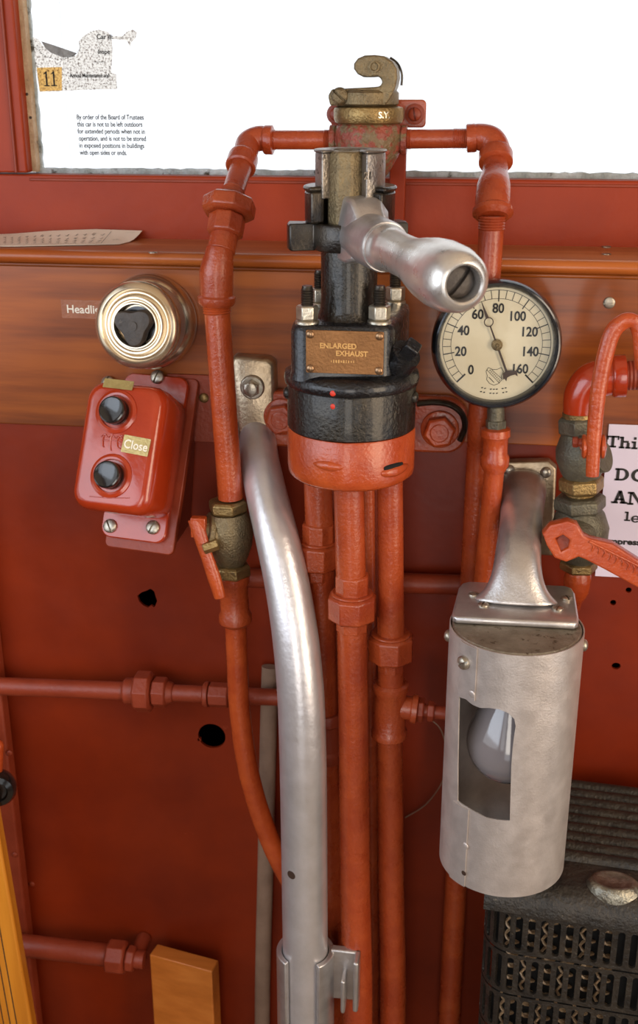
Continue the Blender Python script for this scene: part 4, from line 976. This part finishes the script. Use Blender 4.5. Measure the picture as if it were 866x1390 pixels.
# flat development (arc length s, z) filled with a hole, then bent
def dense(poly, step):
    out = []
    for (x0_, y0_), (x1_, y1_) in zip(poly, poly[1:]+poly[:1]):
        n_ = max(1, int(math.hypot(x1_-x0_, y1_-y0_)/step))
        for k in range(n_): out.append((x0_+(x1_-x0_)*k/n_, y0_+(y1_-y0_)*k/n_))
    return out
mb = MB(); mb.lathe([(RL, zb0), (RL, zt0), (RL-.0012, zt0), (RL-.0012, zb0), (RL, zb0)], mL, 180, caps=False)
bmesh.ops.remove_doubles(mb.bm, verts=mb.bm.verts, dist=1e-6)
sh_o = mb.build('shade', 'sheet', root, ang=40)
mb = MB()
def radial(rr): return [V((cx+rr*math.cos(a), YL+rr*math.sin(a), z)) for a, z in dense(cut, .004)]
ra, rbb = radial(RL*.93), radial(RL*1.05)
va = [mb.bm.verts.new(p) for p in ra]; vb = [mb.bm.verts.new(p) for p in rbb]
for i in range(len(va)):
    j = (i+1) % len(va); mb.bm.faces.new([va[i], va[j], vb[j], vb[i]])
dm = V((math.cos(Cc[0]), math.sin(Cc[0]), 0)); ca_ = mb.bm.verts.new(V((cx, YL, Cc[1]))+dm*RL*.25); cb2 = mb.bm.verts.new(V((cx, YL, Cc[1]))+dm*RL*1.9)
for i in range(len(va)):
    j = (i+1) % len(va); mb.bm.faces.new([va[j], va[i], ca_]); mb.bm.faces.new([vb[i], vb[j], cb2])
cutter = mb.build('cutter', 'sheet', flat=True, base=(cx, YL, zb0))
bo = sh_o.modifiers.new('cut', 'BOOLEAN'); bo.operation = 'DIFFERENCE'; bo.solver = 'EXACT'; bo.object = cutter
dg = bpy.context.evaluated_depsgraph_get(); dg.update(); me_ = bpy.data.meshes.new_from_object(sh_o.evaluated_get(dg))
sh_o.modifiers.clear(); sh_o.data = me_; me_.name = 'shade'; bpy.data.objects.remove(cutter); BASE.pop(cutter, None)
me_.shade_smooth(); me_.set_sharp_from_angle(angle=R(40))
# overlapping seam strip
sa, _ = cyl_pt(648, 900)
mb = MB(); 
zA = cyl_pt(648, 952)[1]; zB = cyl_pt(640, 1100)[1]
def seam(z0_, z1_, a0_, a1_):
    n_ = 10; o_ = [[(cx+(RL+o__)*math.cos(a0_+(a1_-a0_)*i/n_), YL+(RL+o__)*math.sin(a0_+(a1_-a0_)*i/n_)) for i in range(n_+1)] for o__ in (.0002, .0020)]
    mb.prism(o_[1]+o_[0][::-1], z0_, z1_)
seam(zA, zt0-.0005, sa-.32, sa); mb.build('seam', 'sheet', root, ang=60); mb = MB(); seam(zb0+.0005, zB, sa-.32, sa); mb.build('seam', 'sheet', root, ang=60)
# screws and rivets on the shade
def on_cyl(px, py):
    a, z = cyl_pt(px, py); return frame(V((cx+(RL+.0018)*math.cos(a), YL+(RL+.0018)*math.sin(a), z)), (math.cos(a), math.sin(a), 0), UP)
mb = MB(); mb.slot_screw(on_cyl(633, 898), 9.5*u, .0065, .5); mb.build('screw', 'screw', root)
for an in (R(176), R(2)):
    mb = MB(); mb.dome(frame((cx+RL*math.cos(an), YL+RL*math.sin(an), zt0-.018), (math.cos(an), math.sin(an), 0)), .006, .005); mb.build('screw', 'screw', root)
for q_ in ((642, 941), (633, 1147)):
    mb = MB(); mb.dome(on_cyl(*q_), 5*u, .0012); mb.build('rivet', 'sheet', root)
mb = MB(); mb.lathe([(4*u, 0), (3.6*u, .0004), (0, .0003)], on_cyl(631, 1184), 20); mb.build('rivet_hole', 'ink_brown', root)
# cap disc under the bracket foot
mb = MB(); mb.lathe([(RL-.0022, zt0-.010), (RL-.0022, zt0-.001), (RL-.004, zt0+.0005), (0, zt0+.0015)], mL, 72); mb.build('cap', 'cap_dirty', root)
# bracket foot plate
zf = zt0+.0018
c1_ = [Pz(x, y, zf+.006) for x, y in ((612, 838), (625, 789), (779, 796), (787, 847))]
fx0 = c1_[0].x; 
def qlerp(s, t): return (c1_[0].lerp(c1_[3], s)).lerp(c1_[1].lerp(c1_[2], s), t)
fp = []
for (s, t) in ((.04,0),(.96,0),(.99,.04),(1,.15),(1,.82),(.98,.95),(.93,1),(.07,1),(.02,.95),(0,.82),(0,.15),(.01,.04)): q = qlerp(s, t); fp.append((q.x, q.y))
cenx = sum(p[0] for p in fp)/len(fp); ceny = sum(p[1] for p in fp)/len(fp)
shr = lambda f: [(cenx+(x-cenx)*f, ceny+(y-ceny)*f) for x, y in fp]
mb = MB(); mb.layers([(shr(.985), zf), (shr(1), zf+.0015), (shr(1), zf+.005), (shr(.97), zf+.0066)]); mb.build('foot_plate', 'alu', root, ang=50, bevel=.0006)
for px, py in ((643, 808), (656, 822), (769, 813), (757, 827)):
    mb = MB(); mb.slot_screw(frame(Pz(px, py, zf+.0066), UP), 8*u, .003, random.uniform(0, 3)); mb.build('screw', 'screw', root)
# cast arm: from the wall plate out and down, widening into the foot (elliptic sections)
pw = P(706, 655, -.012); 
secs = [ # centre, half width, half thick
 (P(708, 652, -.008), 40, 30), (P(710, 670, -.035), 35, 30), (P(709, 692, -.070), 31, 29), (P(706, 722, -.105), 30.5, 28), (P(703, 752, -.140), 32, 27), (V((cenx, ceny+.014, zf+.030)), 34, 24), (V((cenx, ceny+.006, zf+.016)), 42, 24), (V((cenx, ceny+.002, zf+.008)), 56, 25), (V((cenx, ceny, zf+.005)), 62, 26)]
mb = MB(); rings = []
for i, (c_, w_, t_) in enumerate(secs):
    a = secs[max(i-1, 0)][0]; b = secs[min(i+1, len(secs)-1)][0]; T = (b-a).normalized()
    if i >= 7: T = V((0,-.2,-1)).normalized()
    X = V((1,0,0)); X = (X-T*X.dot(T)).normalized(); Y_ = T.cross(X)
    rings.append([mb.bm.verts.new(c_+X*w_*u*math.copysign(abs(math.cos(2*PI*k/40))**.8, math.cos(2*PI*k/40))+Y_*t_*u*math.copysign(abs(math.sin(2*PI*k/40))**.9, math.sin(2*PI*k/40))) for k in range(40)])
for a, b in zip(rings, rings[1:]):
    for k in range(40): mb.bm.faces.new([a[k], a[(k+1) % 40], b[(k+1) % 40], b[k]])
mb.bm.faces.new(rings[0]); mb.bm.faces.new(rings[-1])
mb.build('arm', 'alu', root, ang=80, sub=2)
pp = [P(x, y, -.008) for x, y in ((655, 745), (655, 632), (662, 624), (745, 622), (756, 632), (750, 752))]
mb = MB(); pcx = sum(p.x for p in pp)/6; pcz = sum(p.z for p in pp)/6
base_poly = [(p.x-pcx, p.z-pcz) for p in pp]
mb.layers([(base_poly, -.004), (base_poly, .006), ([(x*.95, y*.95) for x, y in base_poly], .0085)], wallframe((pcx, -.008, pcz))); mb.build('wall_plate', 'alu_plate', root, bevel=.003, ang=50)
for px, py in ((691, 638), (741, 641)):
    mb = MB(); c_ = P(px, py, -.0165); mb.dome(wallframe(c_), .0062, .005); mb.build('screw', 'screw', root)
# bulb and socket inside
bc = P(690, 1003, YL); 
ub = mpp(bc); bx, bz_ = bc.x, bc.z
rb = 57*ub
prb = [(0, bz_-rb)]
for k in range(1, 14):
    a = -PI/2+PI*.62*k/13; prb.append((rb*math.cos(a), bz_+rb*math.sin(a)))
prb += [(rb*.74, bz_+rb*.85), (rb*.50, bz_+rb*1.25), (rb*.40, bz_+rb*1.6)]
mb = MB(); mb.lathe(prb, Matrix.Translation((bx, YL-.004, 0)), 48); mb.build('bulb', 'bulb', root, ang=70)
mb = MB(); mb.lathe([(rb*.40, bz_+rb*1.58), (rb*.52, bz_+rb*1.62), (rb*.52, bz_+rb*2.1), (rb*.60, bz_+rb*2.15), (rb*.60, zt0-.010)], Matrix.Translation((bx, YL+.004, 0)), 36); mb.build('socket', 'porcelain', root)

# ---- right-hand valve column, levers
YR = -.075
root = thing('globe_valve', 'grey-green bronze valve column with red elbow at the right edge', 'valve', P(783, 800, YR))
u = mpp(P(790, 620, YR))
mb = MB(); mb.tube([P(845, 511, YR), P(826, 512, YR), P(803, 518, YR), P(790, 536, YR), P(787, 562, YR)], [23*u, 24*u, 25*u, 24*u, 22*u], seg=40)
bead_collar(mb, P(850, 510, YR), P(830, 511, YR), 25*u, 1.12); mb.build('elbow', 'red_gloss', root)
mb = MB(); thread(mb, P(846, 510, YR), P(900, 508, YR), 19*u, 10); mb.tube([P(890, 508, YR), P(930, 507, YR), P(965, 506, YR), P(985, 505, YR+.02), P(990, 505, YR+.05), P(990, 505, YR+.085)], 19*u, seg=32); mb.build('horizontal_pipe', 'red_dull', root)
mb = MB(); mb.along(P(787, 556, YR), P(787, 568, YR), [(20*u, 0), (23*u, .3), (23*u, 1)]); mb.build('thread_ring', 'brass', root)
mb = MB(); mb.hexnut(P(788, 588, YR), P(787, 564, YR), 30*u, 6, rot=.2)
mb.along(P(790, 650, YR), P(788, 586, YR), [(22*u, 0), (28*u, .15), (34*u, .45), (34*u, .65), (28*u, .88), (24*u, 1)], 48)
mb.along(P(790, 625, YR), P(820, 618, YR-.012), [(20*u, 0), (20*u, .75), (23*u, .8), (23*u, 1)], 36); mb.build('upper_body', 'gunmetal', root, bevel=.0008)
mb = MB(); mb.hexnut(P(789, 667, YR), P(789, 646, YR), 31*u, 6, rot=.1); mb.build('upper_nut', 'brass', root, bevel=.001)
mb = MB(); thread(mb, P(788, 676, YR), P(788, 662, YR), 19*u, 4); mb.build('nipple', 'brass', root)
mb = MB(); mb.hexnut(P(787, 693, YR), P(787, 672, YR), 36*u, 6, rot=.1); mb.build('lower_nut', 'gunmetal', root, bevel=.001)
mb = MB(); mb.along(P(787, 765, YR), P(787, 690, YR), [(19*u, 0), (26*u, .15), (38*u, .45), (40*u, .65), (34*u, .9), (28*u, 1)], 48)
mb.along(P(800, 716, YR), P(770, 735, YR-.035), [(26*u, 0), (24*u, .8), (20*u, 1)], 40); mb.build('lower_body', 'gunmetal', root)
mb = MB(); mb.hexnut(P(785, 774, YR), P(786, 760, YR), 27*u, 6, rot=.1); mb.build('bottom_nut', 'brass', root, bevel=.001)
mb = MB(); mb.tube([P(785, 770, YR), P(784, 785, YR), P(782, 800, YR+.006), P(778, 812, YR+.03), P(776, 822, -.002)], [16*u, 19*u, 18*u, 14*u, 13*u], seg=32); mb.build('pipe_stub', 'red_bright', root)
# curved red lever over the column
root = thing('valve_lever', 'long curved red lever arching over the bronze valve column', 'lever', P(805, 645, YR-.055))
YL2 = YR-.055; ul = mpp(P(810, 540, YL2))
mb = MB(); pts = [(804,646,9),(806,600,10),(809,560,10.5),(814,520,11),(822,480,11.5),(832,450,11.5),(848,436,11),(862,438,10),(868,455,9.5),(870,480,9.5),(873,500,9)]
mb.tube([P(x, y, YL2) for x, y, w in pts], [w*ul for _, _, w in pts], seg=24, flat=(1, .75)); mb.build('arm', 'red_bright', root)
for x_ in (793, 818):
    mb = MB(); mb.along(P(x_-3.5, 606, YL2+.008), P(x_+3.5, 606, YL2+.008), [(14*ul, 0), (17*ul, .25), (17*ul, .75), (14*ul, 1)], 40); mb.rod(P(x_, 606, YL2+.010), P(x_, 612, YR), 6*ul); mb.build('clevis_ear', 'red_bright', root)
mb = MB(); mb.rod(P(779, 600, YL2+.012), P(822, 604, YL2+.012), 6*ul); mb.hexnut(P(777, 600, YL2+.012), P(785, 600, YL2+.012), 8*ul, 6); mb.build('pivot_bolt', 'red_dull', root, bevel=.0005)
# red forged lever with square eye
YK = YR-.055
root = thing('valve_lever', 'red forged lever with square eye pointing right, below the bronze valve', 'lever', P(800, 760, YK))
def kp(pts): return [((P(x, y, YK).x), (P(x, y, YK).z)) for x, y in pts]
outl = kp([(739,722),(748,712),(770,707),(781,711),(790,726),(800,731),(830,738),(866,761),(930,790),(925,815),(866,792),(822,768),(795,754),(785,750),(768,757),(754,752),(744,736)])
eye = kp([(750,727),(764,720),(776,729),(773,742),(760,749)])
mb = MB(); mb.take(plate(outl, [eye], .014, bev=.002), Matrix.Translation((0, YK, 0)) @ XZ); mb.build('forging', 'red_bright', root, ang=40)
mb = MB()
for k in range(9):
    x0_, y0_ = 803+k*8, 742+k*4.2; h_ = 5
    mb.tube([P(x0_+random.uniform(-1,1), y0_-h_, YK-.0072), P(x0_+3, y0_, YK-.0076), P(x0_+random.uniform(-1,2), y0_+h_+1, YK-.0072)], .0009, seg=6, res=3)
mb.tube([P(800, 735, YK-.0074), P(866, 768, YK-.0074), P(925, 797, YK-.0074)], .0014, seg=8, res=4); mb.build('raised_mark', 'red_bright', root)
mb = MB(); mb.hexnut(P(764, 737, YK+.009), P(764, 737, YK-.001), .0115, 4, rot=.1); mb.rod(P(764, 737, YK+.008), P(770, 733, YR-.02), .011); mb.build('square_spindle', 'red_dull', root, bevel=.0008)

# ---- warning poster
root = thing('warning_poster', 'lilac-white warning sheet with bold black type at the right edge', 'poster', P(850, 785, -.003))
Yp = -.0035; pl_ = [P(822, 574, Yp), P(808, 779, Yp)]
x0_, x1_ = pl_[1].x, P(1010, 700, Yp).x; zt1, zb1 = P(866, 577, Yp).z, P(850, 784, Yp).z
mb = MB(); mb.box(((x0_+x1_)/2, Yp, (zt1+zb1)/2), (x1_-x0_, .0008, zt1-zb1)); mb.build('sheet', 'poster', root, flat=True)
mb = MB(); Yq = Yp-.0008
def slab(ch, px, py, hpx, wpx):
    """slab-serif capital drawn in px units: returns list of polygons"""
    p = P(px, py, Yq); u_ = mpp(p); m_ = wallframe(p); h = 1.0; s = .24/ (wpx/hpx)   # stem width relative to width
    st_, sf = s, .15
    def q(pts): mb.prism([(x*wpx*u_, y*hpx*u_*1.03) for x, y in pts], 0, .0002, m_)
    def rect_(x0_, y0_, x1_, y1_): q([(x0_, y0_), (x1_, y0_), (x1_, y1_), (x0_, y1_)])
    if ch == 'T': rect_(.5-st_/2, 0, .5+st_/2, 1); rect_(0, 1-sf, 1, 1.001); rect_(0, .66, .12, 1); rect_(.88, .66, 1, 1); rect_(.2, 0, .8, sf)
    if ch == 'h': rect_(.12, 0, .12+st_, 1); rect_(0, 1-sf, .3, 1.0005); rect_(0, 0, .48, sf); rect_(.66, 0, .66+st_, .5); rect_(.56, 0, 1.02, sf); rect_(.3, .5, .82, .66)
    if ch == 'i': rect_(.3, 0, .3+st_*.9, .66); rect_(.02, .66-sf, .5, .661); rect_(.02, 0, 1, sf); rect_(.3, .8, .3+st_*.9, 1.02)
    if ch == 'l': rect_(.3, 0, .3+st_*.9, 1); rect_(.02, 1-sf, .5, 1.001); rect_(.02, 0, 1, sf)
    if ch == 'D':
        rect_(.1, 0, .1+st_, 1); rect_(0, 0, .5, sf); rect_(0, 1-sf, .5, 1.001)
        n_ = 14; o_ = [(.45+.53*math.sin(PI*k/n_), .5-.5*math.cos(PI*k/n_)) for k in range(n_+1)]; i_ = [(.45+.28*math.sin(PI*k/n_), .5-.36*math.cos(PI*k/n_)) for k in range(n_+1)]
        for k in range(n_): q([o_[k], o_[k+1], i_[k+1], i_[k]])
    if ch in 'Oe':
        hh = 1 if ch == 'O' else .68; n_ = 28; k0 = 0 if ch == 'O' else 0; e = []
        for k in range(n_):
            if ch == 'e' and k in (25, 26, 27): continue
            a, b = 2*PI*k/n_, 2*PI*(k+1)/n_; f = lambda a_, rx, ry: (.5+rx*math.cos(a_), hh/2+ry*hh*math.sin(a_))
            q([f(a, .5, .51), f(b, .5, .51), f(b, .26, .34), f(a, .26, .34)])
        if ch == 'e': rect_(.2, .28, .9, .40)
    if ch == 'A': q([(.1,0),(.30,0),(.62,1),(.40,1)]); q([(.66,0),(.94,0),(.62,1),(.40,1)]); rect_(.25,.26,.75,.40); rect_(-.02,0,.42,sf); rect_(.55,0,1.04,sf)
    if ch == 'N': rect_(.12,0,.24,1); rect_(.80,0,.92,1); q([(.12,1),(.36,1),(.92,0),(.74,0)]); rect_(0,0,.38,sf); rect_(.66,1-sf,1.04,1.001); rect_(0,1-sf,.3,1.0008)
for ch, px, py, h_, w_ in (('T',823,607,16,16),('h',840,608.5,16,15),('i',856.5,609.5,16,8.5),('s',0,0,0,0),('D',834,652,17,19),('O',856,653.5,17.5,20),('A',830,683,18,20),('N',851,685,18,22),('l',847,707,13,8),('e',856,709,14,12)):
    if ch != 's': slab(ch, px, py, h_, w_)
p = P(803+5, 737, Yq); me = text('Compress', 13*mpp(p), th=.0002, bold=.0004); w_ = max(v.co.x for v in me.vertices); me.transform(Matrix.Diagonal((60*mpp(p)/w_, .9, 1, 1))); mb.take(me, wallframe(p))
mb.build('lettering', 'ink', root, flat=True)

# ---- screws in the wood panel
for px, py, r_, lb in ((827, 411, 8, 'slotted steel screw in the wood panel right of the gauge'),):
    p = P(px, py, -.002); mb = MB(); mb.slot_screw(wallframe(p), r_*mpp(p), .0022, PI/2+.2); tag(mb.build('wood_screw', 'screw'), lb, 'screw', 'slotted screws in the wooden panel and sill')
for px, py, lb in ((208, 343, 'round screw head on the sill right of the leaflet'), (823, 335, 'flush screw head on the sill above the gauge, farther back'), (823, 352, 'flush screw head on the sill above the gauge, near the edge')):
    p = Pz(px, min(py, 345), zl+.0002); mb = MB(); mb.slot_screw(frame(p, UP), 6.5*mpp(p), .0012, .8); tag(mb.build('wood_screw', 'screw'), lb, 'screw', 'slotted screws in the wooden panel and sill')
# thin wire right of the pipes
mb = MB(); mb.tube([P(582, 975, -.10), P(598, 990, -.09), P(606, 1020, -.06), P(603, 1055, -.03), P(580, 1090, -.008), P(550, 1110, -.004)], .0008, seg=8)
tag(mb.build('wire', 'conduit'), 'thin curling wire right of the tee under the brake valve', 'wire')

# ---- electric heater, lower right
zh = P(800, 1052, -.03).z
hx = P(657, 1215, -.22).x
root = thing('electric_heater', 'black cast-iron heater with ribbed top and slotted front at lower right', 'heater', (hx+.2, -.12, 0))
HR = R(-5)
mh = Matrix.Translation((hx, -.225, 0)) @ Matrix.Rotation(HR, 4, 'Z')      # local: x along, y to the wall, z up
Wd, Dp = .46, .205
prof = []   # (y, z) of the top
rb_n = 9; y0_ = .055; y1_ = Dp
prof.append((0.0, zh-.045)); 
for k in range(7): a = PI/2*k/6; prof.append((.028-.028*math.cos(a), zh-.045+.030*math.sin(a)))
for k in range(rb_n*8+1):
    t = k/(rb_n*8); prof.append((y0_+(y1_-y0_)*t, zh-.012+.007*abs(math.sin(PI*rb_n*t))**.6))
prof += [(y1_, zh-.06), (0.02, zh-.06)]
mb = MB(); my = mh @ Matrix(((0,0,1,0), (1,0,0,0), (0,1,0,0), (0,0,0,1)))
mb.prism(prof, 0.0, Wd, my); mb.build('ribbed_top', 'heater', root, ang=50)
mb = MB(); bq = mh.inverted() @ Pz(832, 1190, zh-.02)
mb.lathe([(.030, zh-.034), (.028, zh-.022), (.025, zh-.014), (.021, zh-.0095), (.018, zh-.0085), (.016, zh-.0095), (0, zh-.0095)], mh @ Matrix.Translation((bq.x, .030, 0)) @ Matrix.Rotation(0, 4, 'Z'), 36, sx=1.1, sy=.75); mb.build('boss', 'heater_worn', root, ang=60)
# slotted front, with a rounded left corner
cw, chh = .0128, .052; rc = .035
def wrap(s, z, off=0):
    """s: length along the skin from the corner start; the left part turns round the corner"""
    if s >= rc*PI/2: return mh @ V((rc+(s-rc*PI/2), .004+off, z))
    if s >= 0: a = s/rc; return mh @ V((rc-(rc-off)*math.cos(a-0), .004+rc-(rc-off)*math.sin(a), z))
    return mh @ V((off, .004+rc-s, z))
mb = MB(); bm = mb.bm
z_top = zh-.045
def cell(s0_, z0_, hollow=True):
    hw_, hh_ = cw/2, chh/2; sw, shh = .0036, .0215; N_ = 16; ins, out_ = [], []
    cs, cz = s0_+hw_, z0_+hh_
    for k in range(N_):
        a = 2*PI*(k+.5)/N_; c_, s_ = math.cos(a), math.sin(a)
        ins.append((cs+sw*c_, cz+(shh-sw)*(1 if s_ > 0 else -1)+sw*s_))
        kx = [hw_, hw_*.5, -hw_*.5, -hw_]
    # outer perimeter: 16 points matching
    pr_ = [(1,.25),(1,1),(.5,1),(.15,1),(-.15,1),(-.5,1),(-1,1),(-1,.25),(-1,-.25),(-1,-1),(-.5,-1),(-.15,-1),(.15,-1),(.5,-1),(1,-1),(1,-.25)]
    out_ = [(cs+x*hw_, cz+y*hh_) for x, y in pr_]
    A_ = [bm.verts.new(wrap(s, z)) for s, z in ins]; B_ = [bm.verts.new(wrap(s, z)) for s, z in out_]; C_ = [bm.verts.new(wrap(s, z, .004)) for s, z in ins]
    for k in range(N_):
        j = (k+1) % N_; bm.faces.new([A_[k], A_[j], B_[j], B_[k]]); bm.faces.new([A_[j], A_[k], C_[k], C_[j]])
nrow = 9
for rw in range(nrow):
    for ci in range(-6, 34): cell(ci*cw+(cw/2 if rw % 2 else 0), z_top-(rw+1)*(chh+.002))
mb.build('slotted_front', 'heater', root, ang=40)
# interior: dark box and heating coils
mb = MB(); mb.box((Wd/2+.005, Dp/2+.0185, (zh-.062)/2), (Wd-.014, Dp-.047, zh-.064), mh); mb.box((Wd/2+.015, .038, (zh-.062)/2), (Wd-.05, .012, zh-.064), mh); mb.build('inner_case', 'dark', root, flat=True)
for k in range(22):
    if k in (6, 7, 13): continue
    mb = MB(); x = .030+k*.0195; pts = []
    for i in range(72): a = i*PI/2; pts.append(mh @ V((x+.007*math.cos(a), .027+.006*math.sin(a), zh-.055-i*.0040)))
    mb.tube(pts, .0017, seg=5, res=2); mb.build('heating_coil', 'coil', root)
mb = MB(); mb.box((Wd/2+.02, .10, .02), (Wd, .20, .04), mh); mb.build('base', 'heater', root, bevel=.003)

# ------------------------------------------------------------------ light
w = bpy.data.worlds.new('sky'); S.world = w; w.use_nodes = True
bg = w.node_tree.nodes['Background']; bg.inputs[0].default_value = (.93, .96, 1.0, 1); bg.inputs[1].default_value = 1.25
def area(name, loc, target, sx, sy, power, col):
    l = bpy.data.lights.new(name, 'AREA'); l.shape = 'RECTANGLE'; l.size = sx; l.size_y = sy; l.energy = power; l.color = col
    o = bpy.data.objects.new(name, l); COL.objects.link(o); o.location = loc
    o.rotation_euler = (V(target)-V(loc)).to_track_quat('-Z', 'Y').to_euler(); return o
area('daylight_right_door', (XR+.02, -1.1, 1.4), (0, -.2, 1.2), .55, 1.3, 15, (1, .76, .50))
area('daylight_left_window', (XL-.02, -1.2, 1.55), (0, -.2, 1.2), 1.2, .8, 9, (.74, .85, 1))
area('daylight_back_door', (.05, YB+.02, 1.35), (0, 0, 1.2), .6, 1.2, 10, (1, .90, .78))

vs = S.view_settings; vs.view_transform = 'Standard'; vs.look = 'None'; vs.gamma = 1; vs.exposure = 0.0; vs.use_curve_mapping = False
S.cycles.max_bounces = 8; S.cycles.use_denoising = True
